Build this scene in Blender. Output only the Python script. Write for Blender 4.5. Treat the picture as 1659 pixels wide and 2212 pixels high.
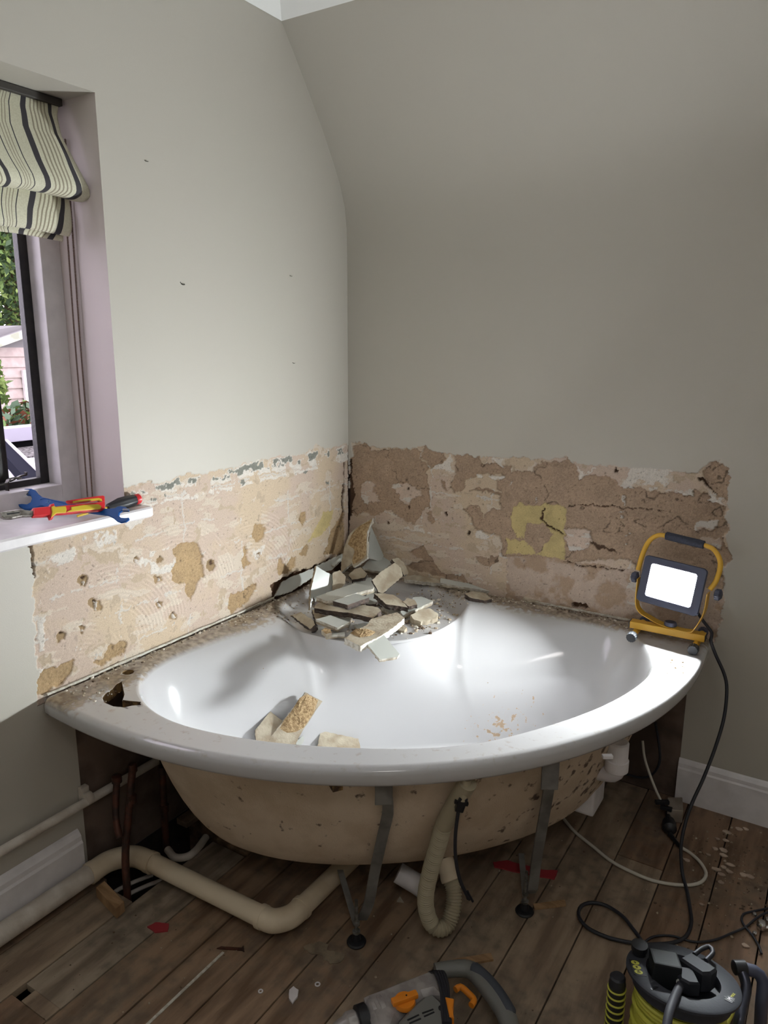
import bpy, bmesh, math, random
import numpy as np
from mathutils import Vector, Matrix
for _o in list(bpy.data.objects): bpy.data.objects.remove(_o)
SC = bpy.context.scene
COL = SC.collection
PI = math.pi
rnd = random.Random(7)

# ------------------------------------------------------------------ camera
FPX = 1602.33
CAM = Vector((1.6799, -2.4094, 1.4797))
FW = Vector((-0.51820914, 0.82655877, -0.21968134))
RT = Vector((0.84662521, 0.53216446, 0.0051724))
UP = Vector((-0.12118189, 0.18330738, 0.97555797))
cd = bpy.data.cameras.new('camera'); cam = bpy.data.objects.new('camera', cd); COL.objects.link(cam)
cam.matrix_world = Matrix(((RT.x, UP.x, -FW.x, CAM.x), (RT.y, UP.y, -FW.y, CAM.y), (RT.z, UP.z, -FW.z, CAM.z), (0, 0, 0, 1)))
cd.sensor_fit = 'HORIZONTAL'; cd.sensor_width = 36; cd.lens = FPX / 1659 * 36; cd.clip_start = 0.05
SC.camera = cam

# ------------------------------------------------------------------ world, lights, exposure
SKY = 4.6
LAMP = 1340.0
w = bpy.data.worlds.new('overcast_sky'); SC.world = w; w.use_nodes = True
bg = w.node_tree.nodes['Background']; bg.inputs[0].default_value = (0.96, 0.88, 1.02, 1); bg.inputs[1].default_value = SKY
pl = bpy.data.lights.new('window_portal', 'AREA'); pl.shape = 'RECTANGLE'; pl.size = 1.0; pl.size_y = 1.06
pl.cycles.is_portal = True
po = bpy.data.objects.new('window_portal', pl); COL.objects.link(po)
po.location = (-0.33, -1.585, 1.56); po.rotation_euler = (0, math.radians(-90), 0)
cl = bpy.data.lights.new('ambient_fill_light', 'AREA'); cl.shape = 'DISK'; cl.size = 0.45; cl.energy = 5.4; cl.color = (1, 0.95, 0.93)  # added out of view as ambient fill, no known lamp of the room
co = bpy.data.objects.new('ambient_fill_light', cl); COL.objects.link(co); co.location = (2.1, -2.6, 2.50)
SC.view_settings.view_transform = 'Standard'; SC.view_settings.look = 'None'
SC.view_settings.exposure = 0.0; SC.view_settings.gamma = 1.0; SC.view_settings.use_curve_mapping = False

# ------------------------------------------------------------------ surveying: where the line of sight through a photo point meets a real plane
def ray(x, y): return FW * FPX + RT * (x - 829.5) - UP * (y - 1106)
def on(ax, v, x, y):
    d = ray(x, y); return CAM + d * ((v - CAM[ax]) / d[ax])
def onpl(p0, n, x, y):
    d = ray(x, y); return CAM + d * ((p0 - CAM).dot(n) / d.dot(n))
def atd(x, y, dep): return CAM + ray(x, y) / FPX * dep
def depth(p): return (Vector(p) - CAM).dot(FW)

# ------------------------------------------------------------------ materials
def srgb(r, g, b):
    f = lambda c: (c / 255 / 12.92) if c <= 10 else ((c / 255 + 0.055) / 1.055) ** 2.4
    return (f(r), f(g), f(b), 1)
MATS = {}
def mat(name, c1, c2=None, rough=0.6, metal=0.0, scale=20, detail=4, bump=0.0, bscale=None, lo=0.4, hi=0.6, emit=None, es=0, spec=0.5, coat=0.0, stretch=None, attr=False, trans=0):
    if name in MATS: return MATS[name]
    m = bpy.data.materials.new(name); m.use_nodes = True; nt = m.node_tree; N = nt.nodes; Lk = nt.links
    b = N['Principled BSDF']; b.inputs['Roughness'].default_value = rough; b.inputs['Metallic'].default_value = metal
    b.inputs['Specular IOR Level'].default_value = spec; b.inputs['Coat Weight'].default_value = coat
    b.inputs['Coat Roughness'].default_value = 0.06
    tc = N.new('ShaderNodeTexCoord'); mp = N.new('ShaderNodeMapping'); Lk.new(tc.outputs['Object'], mp.inputs[0])
    if stretch: mp.inputs['Scale'].default_value = stretch
    out = None
    if attr:
        at = N.new('ShaderNodeAttribute'); at.attribute_name = 'stuffcol'; out = at.outputs['Color']
        nz = N.new('ShaderNodeTexNoise'); nz.inputs['Scale'].default_value = scale; nz.inputs['Detail'].default_value = detail
        Lk.new(mp.outputs[0], nz.inputs['Vector'])
        # the alpha of the layer map is 1 on intact paint: smooth there, grainy on bare plaster
        mr = N.new('ShaderNodeMapRange'); mr.inputs[1].default_value = 0.3; mr.inputs[2].default_value = 0.7
        lo_ = N.new('ShaderNodeMapRange'); lo_.inputs[3].default_value = .84; lo_.inputs[4].default_value = 1.0; Lk.new(at.outputs['Alpha'], lo_.inputs[0]); Lk.new(lo_.outputs[0], mr.inputs[3])
        hi_ = N.new('ShaderNodeMapRange'); hi_.inputs[3].default_value = 1.14; hi_.inputs[4].default_value = 1.0; Lk.new(at.outputs['Alpha'], hi_.inputs[0]); Lk.new(hi_.outputs[0], mr.inputs[4])
        ro_ = N.new('ShaderNodeMapRange'); ro_.inputs[3].default_value = .92; ro_.inputs[4].default_value = .55; Lk.new(at.outputs['Alpha'], ro_.inputs[0]); Lk.new(ro_.outputs[0], b.inputs['Roughness'])
        Lk.new(nz.outputs[0], mr.inputs[0])
        mx = N.new('ShaderNodeMix'); mx.data_type = 'RGBA'; mx.blend_type = 'MULTIPLY'; mx.inputs[0].default_value = 1
        Lk.new(out, mx.inputs[6]); Lk.new(mr.outputs[0], mx.inputs[7]); out = mx.outputs[2]
    elif c2 is not None:
        nz = N.new('ShaderNodeTexNoise'); nz.inputs['Scale'].default_value = scale; nz.inputs['Detail'].default_value = detail
        Lk.new(mp.outputs[0], nz.inputs['Vector'])
        cr = N.new('ShaderNodeValToRGB'); cr.color_ramp.elements[0].position = lo; cr.color_ramp.elements[1].position = hi
        cr.color_ramp.elements[0].color = c1; cr.color_ramp.elements[1].color = c2
        Lk.new(nz.outputs[0], cr.inputs[0]); out = cr.outputs[0]
    if out is not None: Lk.new(out, b.inputs['Base Color'])
    else: b.inputs['Base Color'].default_value = c1
    if emit: b.inputs['Emission Color'].default_value = emit; b.inputs['Emission Strength'].default_value = es
    if trans: b.inputs['Transmission Weight'].default_value = trans
    if bump:
        n2 = N.new('ShaderNodeTexNoise'); n2.inputs['Scale'].default_value = bscale or scale * 4; n2.inputs['Detail'].default_value = 5
        Lk.new(mp.outputs[0], n2.inputs['Vector'])
        bp = N.new('ShaderNodeBump'); bp.inputs['Strength'].default_value = bump; bp.inputs['Distance'].default_value = 0.004
        Lk.new(n2.outputs[0], bp.inputs['Height']); Lk.new(bp.outputs[0], b.inputs['Normal'])
    MATS[name] = m; return m
def math_node(nt, op, a, b=None, c=None, clamp=False):
    n = nt.nodes.new('ShaderNodeMath'); n.operation = op; n.use_clamp = clamp
    for i, v in enumerate((a, b, c)):
        if v is None: continue
        if isinstance(v, (int, float)): n.inputs[i].default_value = v
        else: nt.links.new(v, n.inputs[i])
    return n.outputs[0]
def dirty(m, maskf, col, col2, scale=60, amount=1.0, rough=0.9):
    """mix a dirt colour over a principled material where the mask (a function of position) says there is dirt"""
    nt = m.node_tree; N = nt.nodes; Lk = nt.links; b = N['Principled BSDF']
    tc = N.new('ShaderNodeTexCoord'); sp = N.new('ShaderNodeSeparateXYZ'); Lk.new(tc.outputs['Object'], sp.inputs[0])
    nz = N.new('ShaderNodeTexNoise'); nz.inputs['Scale'].default_value = scale; nz.inputs['Detail'].default_value = 8; Lk.new(tc.outputs['Object'], nz.inputs['Vector'])
    nl = N.new('ShaderNodeTexNoise'); nl.inputs['Scale'].default_value = scale / 8; nl.inputs['Detail'].default_value = 3; Lk.new(tc.outputs['Object'], nl.inputs['Vector'])
    f = maskf(nt, sp.outputs[0], sp.outputs[1], sp.outputs[2], nz.outputs[0], nl.outputs[0])
    f = math_node(nt, 'MULTIPLY', f, amount, clamp=True)
    cr = N.new('ShaderNodeValToRGB'); cr.color_ramp.elements[0].position = .35; cr.color_ramp.elements[1].position = .65
    cr.color_ramp.elements[0].color = col; cr.color_ramp.elements[1].color = col2; Lk.new(nz.outputs[0], cr.inputs[0])
    mx = N.new('ShaderNodeMix'); mx.data_type = 'RGBA'; Lk.new(f, mx.inputs[0])
    bc = b.inputs['Base Color']
    if bc.is_linked:
        src = bc.links[0].from_socket; Lk.new(src, mx.inputs[6])
    else: mx.inputs[6].default_value = bc.default_value
    Lk.new(cr.outputs[0], mx.inputs[7]); Lk.new(mx.outputs[2], bc)
    r0 = b.inputs['Roughness'].default_value
    rr = N.new('ShaderNodeMapRange'); rr.inputs[3].default_value = r0; rr.inputs[4].default_value = rough
    Lk.new(f, rr.inputs[0]); Lk.new(rr.outputs[0], b.inputs['Roughness'])
    if b.inputs['Coat Weight'].default_value > 0:
        c0 = b.inputs['Coat Weight'].default_value
        rc = N.new('ShaderNodeMapRange'); rc.inputs[3].default_value = c0; rc.inputs[4].default_value = 0
        Lk.new(f, rc.inputs[0]); Lk.new(rc.outputs[0], b.inputs['Coat Weight'])

PAINT = srgb(184, 179, 169)
M_paint = mat('greige_wall_paint', PAINT, rough=0.55, bump=0.06, bscale=260)
M_white = mat('white_gloss_wood_paint', srgb(226, 222, 224), srgb(214, 210, 212), rough=0.35, scale=15, bump=0.04, bscale=90)
M_ceil = mat('white_ceiling_paint', srgb(240, 240, 238), rough=0.7)
M_acry = mat('white_bath_acrylic', srgb(184, 183, 184), rough=0.16, coat=0.6)
M_fibre = mat('bare_fibreglass_shell', srgb(208, 190, 168), srgb(192, 172, 148), rough=0.85, scale=9, bump=0.5, bscale=220)
M_raw = mat('raw_chipboard_under_rim', srgb(150, 120, 78), srgb(60, 42, 28), rough=0.9, scale=45)
M_upvc = mat('cream_waste_plastic', srgb(214, 200, 176), srgb(176, 156, 128), rough=0.5, scale=6, lo=.45, hi=.75, bump=0.15, bscale=120)
M_pipew = mat('dusty_white_pipe_paint', srgb(200, 192, 182), srgb(178, 168, 156), rough=0.6, scale=14, bump=0.3, bscale=80)
M_copper = mat('tarnished_copper', srgb(84, 50, 38), srgb(56, 40, 34), rough=0.6, metal=0.4, scale=30, bump=0.4, bscale=120)
M_black = mat('black_plastic', srgb(26, 27, 32), rough=0.45)
M_rubber = mat('black_rubber_cable', srgb(34, 35, 42), rough=0.5)
M_steel = mat('galvanised_steel', srgb(150, 150, 146), srgb(110, 108, 104), rough=0.42, metal=0.7, scale=60)
M_legp = mat('grey_leg_paint', srgb(126, 124, 120), srgb(104, 101, 98), rough=0.5, metal=0.2, scale=20)
M_chrome = mat('bright_chrome', srgb(210, 210, 212), rough=0.15, metal=1.0)
M_yel = mat('yellow_powder_coat', srgb(214, 166, 56), rough=0.45)
M_lampb = mat('slate_grey_housing', srgb(62, 66, 84), rough=0.5)
M_lens = mat('lit_led_lens', srgb(255, 255, 255), emit=(0.93, 0.985, 1.0, 1), es=LAMP)
M_foam = mat('dark_foam_grip', srgb(58, 62, 76), srgb(48, 51, 64), rough=0.9, scale=200, bump=0.4)
M_hose = mat('grey_beige_hose', srgb(168, 158, 134), rough=0.55)
M_cream = mat('cream_adhesive', srgb(184, 174, 155), srgb(156, 142, 122), rough=0.95, scale=18, bump=0.5, bscale=110)
M_sand = mat('sandy_render_crust', srgb(184, 158, 120), srgb(144, 118, 84), rough=1.0, scale=120, bump=1.0, bscale=300)
M_glaze = mat('pale_grey_tile_glaze', srgb(188, 190, 184), srgb(180, 182, 176), rough=0.22, scale=8)
M_bisc = mat('dark_brown_tile_biscuit', srgb(88, 74, 66), srgb(66, 56, 52), rough=0.9, scale=60, bump=0.3)
M_edgew = mat('white_tile_edge', srgb(206, 202, 192), srgb(176, 168, 154), rough=0.8, scale=70, bump=0.3)
M_dust = mat('plaster_crumb', srgb(196, 182, 160), srgb(120, 104, 86), rough=1.0, scale=30, lo=.3, hi=.7)
M_ydk = mat('greenish_yellow_cable', srgb(186, 184, 72), rough=0.5)
M_orange = mat('orange_plastic', srgb(222, 132, 34), rough=0.4)
M_blue = mat('blue_painted_steel', srgb(18, 78, 146), rough=0.5, spec=.3)
M_red = mat('red_handle_plastic', srgb(204, 38, 44), rough=0.35)
M_ygrip = mat('yellow_grip_plastic', srgb(205, 178, 48), rough=0.5)

# ------------------------------------------------------------------ object helpers
def link(o, parent=None):
    COL.objects.link(o)
    if parent is not None:
        o.parent = parent; o.matrix_parent_inverse = Matrix.Translation(-Vector(parent.location)) if parent.type == 'EMPTY' else Matrix.Identity(4)
    return o
def tag(o, label=None, cat=None, group=None, kind=None):
    if label: o['label'] = label
    if cat: o['category'] = cat
    if group: o['group'] = group
    if kind: o['kind'] = kind
    return o
def thing(name, loc, label, cat, group=None):
    o = bpy.data.objects.new(name, None); COL.objects.link(o); o.location = Vector(loc); o.empty_display_size = 0.05
    return tag(o, label, cat, group)
def meshob(name, V, Fs, mats, parent=None, smooth=False, mi=None, autosm=False):
    me = bpy.data.meshes.new(name); me.from_pydata([tuple(v) for v in V], [], Fs)
    if not isinstance(mats, (list, tuple)): mats = [mats]
    for m in mats: me.materials.append(m)
    if mi is not None: me.polygons.foreach_set('material_index', mi)
    if smooth: me.polygons.foreach_set('use_smooth', [True] * len(me.polygons))
    me.update()
    return link(bpy.data.objects.new(name, me), parent)
class MB:
    def __init__(s): s.V = []; s.F = []; s.M = []; s.S = []
    def add(s, V, F, m=0, sm=False):
        o = len(s.V); s.V += [Vector(v) for v in V]; s.F += [tuple(i + o for i in f) for f in F]; s.M += [m] * len(F); s.S += [sm] * len(F); return s
    def box(s, lo, hi, m=0, bev=0.0, M=None):
        x0, y0, z0 = lo; x1, y1, z1 = hi
        if bev <= 0:
            V = [(x0, y0, z0), (x1, y0, z0), (x1, y1, z0), (x0, y1, z0), (x0, y0, z1), (x1, y0, z1), (x1, y1, z1), (x0, y1, z1)]
            F = [(0, 3, 2, 1), (4, 5, 6, 7), (0, 1, 5, 4), (1, 2, 6, 5), (2, 3, 7, 6), (3, 0, 4, 7)]
        else:
            bm = bmesh.new(); bmesh.ops.create_cube(bm, size=1)
            for v in bm.verts: v.co = Vector(((v.co.x + .5) * (x1 - x0) + x0, (v.co.y + .5) * (y1 - y0) + y0, (v.co.z + .5) * (z1 - z0) + z0))
            bmesh.ops.bevel(bm, geom=bm.edges[:], offset=bev, segments=2, affect='EDGES', profile=0.6)
            bm.verts.index_update(); V = [v.co.copy() for v in bm.verts]; F = [tuple(v.index for v in f.verts) for f in bm.faces]; bm.free()
        if M is not None: V = [M @ Vector(v) for v in V]
        return s.add(V, F, m)
    def tube(s, P, r, n=12, m=0, closed=False, cap=True, flat=None):
        P = [Vector(p) for p in P]; k = len(P); V = []; F = []
        R = r if isinstance(r, (list, tuple)) else [r] * k
        up = None
        for i in range(k):
            a = P[i - 1] if (i > 0 or closed) else P[0]; b = P[(i + 1) % k] if (i < k - 1 or closed) else P[-1]
            t = (b - a).normalized()
            if up is None:
                up = t.orthogonal().normalized() if flat is None else (Vector(flat) - t * t.dot(Vector(flat))).normalized()
            else:
                src = up if flat is None else Vector(flat)
                up = (src - t * t.dot(src)).normalized()
            sd = t.cross(up)
            for j in range(n):
                a_ = 2 * PI * j / n
                if flat is None: V.append(P[i] + (up * math.cos(a_) + sd * math.sin(a_)) * R[i])
                else: pass
        for i in range(k if closed else k - 1):
            for j in range(n):
                F.append((i * n + j, i * n + (j + 1) % n, ((i + 1) % k) * n + (j + 1) % n, ((i + 1) % k) * n + j))
        if cap and not closed: F.append(tuple(range(n - 1, -1, -1))); F.append(tuple((k - 1) * n + j for j in range(n)))
        return s.add(V, F, m, True)
    def strap(s, P, wdir, w, th, m=0):
        P = [Vector(p) for p in P]; wd = Vector(wdir).normalized(); V = []; F = []; k = len(P)
        for i in range(k):
            t = (P[min(i + 1, k - 1)] - P[max(i - 1, 0)]).normalized(); nn = t.cross(wd).normalized()
            for (a, b) in ((-1, -1), (1, -1), (1, 1), (-1, 1)): V.append(P[i] + wd * (a * w / 2) + nn * (b * th / 2))
        for i in range(k - 1):
            for j in range(4): F.append((i * 4 + j, i * 4 + (j + 1) % 4, i * 4 + 4 + (j + 1) % 4, i * 4 + 4 + j))
        F += [(3, 2, 1, 0), tuple((k - 1) * 4 + j for j in range(4))]
        return s.add(V, F, m)
    def lathe(s, prof, n=24, m=0, M=None, cap=True):
        V = []; F = []; k = len(prof)
        for (r, z) in prof:
            for j in range(n): a = 2 * PI * j / n; V.append(Vector((r * math.cos(a), r * math.sin(a), z)))
        for i in range(k - 1):
            for j in range(n): F.append((i * n + j, i * n + (j + 1) % n, (i + 1) * n + (j + 1) % n, (i + 1) * n + j))
        if cap: F.append(tuple(range(n - 1, -1, -1))); F.append(tuple((k - 1) * n + j for j in range(n)))
        if M is not None: V = [M @ v for v in V]
        return s.add(V, F, m, True)
    def prism(s, poly, n, th, m=0, ms=None, bev=0.0):
        """poly: 3D points of the near face; extruded by th against n; optional bevel of the near edge"""
        n = Vector(n).normalized(); P = [Vector(p) for p in poly]; k = len(P); c = sum(P, Vector()) / k
        ar = sum(((P[i] - c).cross(P[(i + 1) % k] - c)).dot(n) for i in range(k))
        if ar < 0: P.reverse()
        if bev > 0:
            ins = []
            for i in range(k):
                e1 = (P[i] - P[i - 1]).normalized(); e2 = (P[(i + 1) % k] - P[i]).normalized()
                a = n.cross(e1); b = n.cross(e2); d = (a + b); d = d.normalized() if d.length > 1e-6 else a
                ins.append(P[i] + d * bev)
            rings = [ins, [p - n * bev for p in P], [p - n * (th - bev) for p in P], [p - n * th for p in ins]]
        else: rings = [P, [p - n * th for p in P]]
        V = [v for r_ in rings for v in r_]; F = [tuple(range(k))]
        F.append(tuple((len(rings) - 1) * k + j for j in range(k - 1, -1, -1)))
        s.add(V, F, m)
        F2 = []
        for q in range(len(rings) - 1):
            for j in range(k): F2.append((q * k + (j + 1) % k, q * k + j, (q + 1) * k + j, (q + 1) * k + (j + 1) % k))
        o = len(s.V) - len(V); s.F += [tuple(i + o for i in f) for f in F2]; s.M += [m if ms is None else ms] * len(F2); s.S += [False] * len(F2)
        return s
    def build(s, name, mats, parent=None):
        if not isinstance(mats, (list, tuple)): mats = [mats]
        o = meshob(name, s.V, s.F, mats, parent, mi=s.M)
        o.data.polygons.foreach_set('use_smooth', s.S)
        if any(s.S): o.data.set_sharp_from_angle(angle=math.radians(38))
        return o
def smooth_path(P, step=0.01, closed=False):
    P = [Vector(p) for p in P]; n = len(P); out = []
    rng = range(n if closed else n - 1)
    for i in rng:
        p0 = P[(i - 1) % n] if (closed or i > 0) else P[0] * 2 - P[1]; p1 = P[i]; p2 = P[(i + 1) % n]
        p3 = P[(i + 2) % n] if (closed or i < n - 2) else P[-1] * 2 - P[-2]
        k = max(2, int((p2 - p1).length / step))
        for j in range(k):
            t = j / k
            out.append(0.5 * ((2 * p1) + (p2 - p0) * t + (2 * p0 - 5 * p1 + 4 * p2 - p3) * t * t + (3 * p1 - p0 - 3 * p2 + p3) * t ** 3))
    if not closed: out.append(P[-1])
    return out
def frame(o, z, x=None):
    z = Vector(z).normalized(); x = Vector(x) if x is not None else z.orthogonal(); y = z.cross(x).normalized(); x = y.cross(z).normalized()
    return Matrix(((x.x, y.x, z.x, o[0]), (x.y, y.y, z.y, o[1]), (x.z, y.z, z.z, o[2]), (0, 0, 0, 1)))
def cyl(mb, a, b, r, n=16, m=0, r2=None):
    a = Vector(a); b = Vector(b); L = (b - a).length
    return mb.lathe([(r, 0), (r if r2 is None else r2, L)], n, m, frame(a, b - a))
def structure(o): o['kind'] = 'structure'; return o

# ------------------------------------------------------------------ room shell
RX, RY, RZ = 3.3, -3.6, 2.50
WZ0, WZ1, WY0, WY1 = 1.03, 2.085, -2.085, -1.085        # window opening in the left wall
def grey(v): return (v, v, v, 1)
M_brown = mat('bare_brown_plaster', srgb(112, 95, 84), srgb(80, 66, 58), rough=0.95, scale=7, bump=0.4, bscale=60)
mb = MB()
GY = -1.44; GZ0, GZ1 = 0.57, 1.18      # the stripped patch is a part of its own inside this rectangle
T = 0.32
def quadx(x, y0, y1, z0, z1, m=0):
    mb.add([(x, y0, z0), (x, y1, z0), (x, y1, z1), (x, y0, z1)], [(0, 1, 2, 3)], m)
# face x=0 split round window and patch
quadx(0, RY, WY0, 0.57, 2.6); quadx(0, WY0, WY1, WZ1, 2.6); quadx(0, WY1, 0.1, GZ1, 2.6)
quadx(0, WY0, GY, 0.57, WZ0)
quadx(0, RY, -1.30, 0.0, 0.57); quadx(0, -1.30, 0.1, 0.0, 0.57, 1)
quadx(-0.04, -1.45, 0.1, 0.5, 1.0, 1); quadx(-0.04, WY1, 0.1, 1.0, 1.2, 1)
# the stretch between the window edge and the patch

# reveals
mb.add([(0, WY1, WZ0), (0, WY1, WZ1), (-T, WY1, WZ1), (-T, WY1, WZ0)], [(0, 1, 2, 3)], 2)
mb.add([(0, WY0, WZ0), (0, WY0, WZ1), (-T, WY0, WZ1), (-T, WY0, WZ0)], [(3, 2, 1, 0)], 2)
mb.add([(0, WY0, WZ1), (0, WY1, WZ1), (-T, WY1, WZ1), (-T, WY0, WZ1)], [(0, 1, 2, 3)])
mb.add([(0, WY0, WZ0), (0, WY1, WZ0), (-T, WY1, WZ0), (-T, WY0, WZ0)], [(3, 2, 1, 0)])
# outer skin
for (a, b, c, d) in ((RY, WY0, 0, 2.6), (WY0, WY1, WZ1, 2.6), (WY0, WY1, 0, WZ0), (WY1, 0.1, 0, 2.6)):
    mb.add([(-T, a, c), (-T, b, c), (-T, b, d), (-T, a, d)], [(3, 2, 1, 0)])
wall_left = structure(mb.build('wall_left', [M_paint, M_brown, mat('pale_reveal_sides', srgb(214, 204, 202), rough=.5)]))  # the side reveals get a paler colour than the wall
# back wall with the curved skeiling
prof = [(0, 1.80), (-0.003, 1.90), (-0.014, 1.975), (-0.042, 2.047), (-0.085, 2.118), (-0.137, 2.197), (-0.238, 2.331), (-0.356, 2.478), (-0.46, 2.61)]
mb = MB()
mb.add([(0, 0, 1.16), (RX, 0, 1.16), (RX, 0, 1.80), (0, 0, 1.80)], [(3, 2, 1, 0)])
mb.add([(1.46, 0, 0), (RX, 0, 0), (RX, 0, 1.16), (1.46, 0, 1.16)], [(3, 2, 1, 0)])
mb.add([(0, 0, 0), (1.335, 0, 0), (1.335, 0, 0.57), (0, 0, 0.57)], [(3, 2, 1, 0)], 1)
mb.add([(1.335, 0, 0), (1.46, 0, 0), (1.46, 0, 0.57), (1.335, 0, 0.57)], [(3, 2, 1, 0)], 0)
mb.add([(-0.08, 0.045, 0.5), (1.5, 0.045, 0.5), (1.5, 0.045, 1.2), (-0.08, 0.045, 1.2)], [(3, 2, 1, 0)], 1)
V = []; 
for (y, z) in prof: V += [(0, y, z), (RX, y, z)]
mb.add(V, [(2 * i + 2, 2 * i + 3, 2 * i + 1, 2 * i) for i in range(len(prof) - 1)], 0, True)
wall_back = structure(mb.build('wall_back', [M_paint, M_brown]))
mb = MB(); mb.box((RX, RY - .1, 0), (RX + .1, 0.1, 2.6)); structure(mb.build('wall_right', M_paint))
mb = MB(); mb.box((-.3, RY - .1, 0), (RX + .1, RY, 2.6)); structure(mb.build('wall_front', M_paint))
mb = MB(); mb.box((-.3, RY - .1, 2.56), (RX + .1, 0.1, 2.66)); structure(mb.build('ceiling', M_ceil))
# coving strips
mb = MB(); mb.add([(0.001, RY, 2.478), (0.001, -0.3, 2.478), (0.075, -0.3, 2.56), (0.075, RY, 2.56), (-.02, RY, 2.56), (-.02, -.3, 2.56)], [(0, 1, 2, 3), (0, 3, 4), (1, 5, 2)])
structure(mb.build('trim_1', M_ceil))
mb = MB(); mb.add([(0, -0.357, 2.478), (RX, -0.357, 2.478), (RX, -0.46, 2.56), (0, -0.46, 2.56), (0, -.38, 2.57), (RX, -.38, 2.57)], [(3, 2, 1, 0), (0, 4, 3), (1, 2, 5)])
structure(mb.build('trim_2', M_ceil))
# skirting
def skirting(name, pts, h, th, nrm, m=M_white):
    """pts: start,end on the wall; moulded top"""
    a, b = Vector(pts[0]), Vector(pts[1]); n = Vector(nrm)
    prof = [(0.001, 0), (th, 0), (th, h * .78), (th * .8, h * .82), (th * .75, h * .9), (th * .35, h * .97), (0.001, h)]
    V = [a + n * x + Vector((0, 0, z)) for x, z in prof] + [b + n * x + Vector((0, 0, z)) for x, z in prof]; k = len(prof)
    F = [(i, (i + 1) % k, k + (i + 1) % k, k + i) for i in range(k)] + [tuple(range(k - 1, -1, -1)), tuple(range(k, 2 * k))]
    mb = MB(); mb.add(V, F); return structure(mb.build(name, m))
skirting('baseboard_left', ((0, RY, 0.0), (0, -1.323, 0.0)), 0.168, 0.022, (1, 0, 0))
skirting('baseboard_back', ((1.333, 0, 0), (RX, 0, 0)), 0.150, 0.016, (0, -1, 0))

# ------------------------------------------------------------------ numpy noise
def vnoise(x, y, seed=0):
    xi = np.floor(x).astype(np.int64); yi = np.floor(y).astype(np.int64); fx = x - xi; fy = y - yi
    fx = fx * fx * (3 - 2 * fx); fy = fy * fy * (3 - 2 * fy)
    def h(a, b):
        n = (a * 374761393 + b * 668265263 + seed * 982451653) & 0xffffffff
        n = ((n ^ (n >> 13)) * 1274126177) & 0xffffffff
        return ((n ^ (n >> 16)) & 0xffff) / 65535.0
    return (h(xi, yi) * (1 - fx) + h(xi + 1, yi) * fx) * (1 - fy) + (h(xi, yi + 1) * (1 - fx) + h(xi + 1, yi + 1) * fx) * fy
def fbm(x, y, s, seed=0, o=4):
    v = 0; a = 0.5; t = 0
    for i in range(o):
        v = v + a * vnoise(x * s, y * s, seed + i * 17); t += a; a *= 0.55; s *= 2.05
    return v / t
def inpoly(px, py, P):
    P = np.asarray(P, float); c = np.zeros(px.shape, bool); n = len(P); j = n - 1
    for i in range(n):
        xi, yi = P[i]; xj, yj = P[j]
        m = ((yi > py) != (yj > py)) & (px < (xj - xi) * (py - yi) / (yj - yi + 1e-12) + xi)
        c ^= m; j = i
    return c
# albedo of the layers (linear)
def lin(r, g, b): return np.array(srgb(r, g, b)[:3])
A_PAINT = lin(184, 179, 169); A_CREAM = lin(190, 171, 148); A_PINK = lin(187, 168, 153); A_WHITE = lin(204, 197, 188)
A_SAND = lin(164, 138, 104); A_YEL = lin(186, 168, 118); A_GREY = lin(122, 122, 114); A_HOLE = lin(86, 62, 44); A_SAND2 = lin(163, 140, 119)

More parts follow.
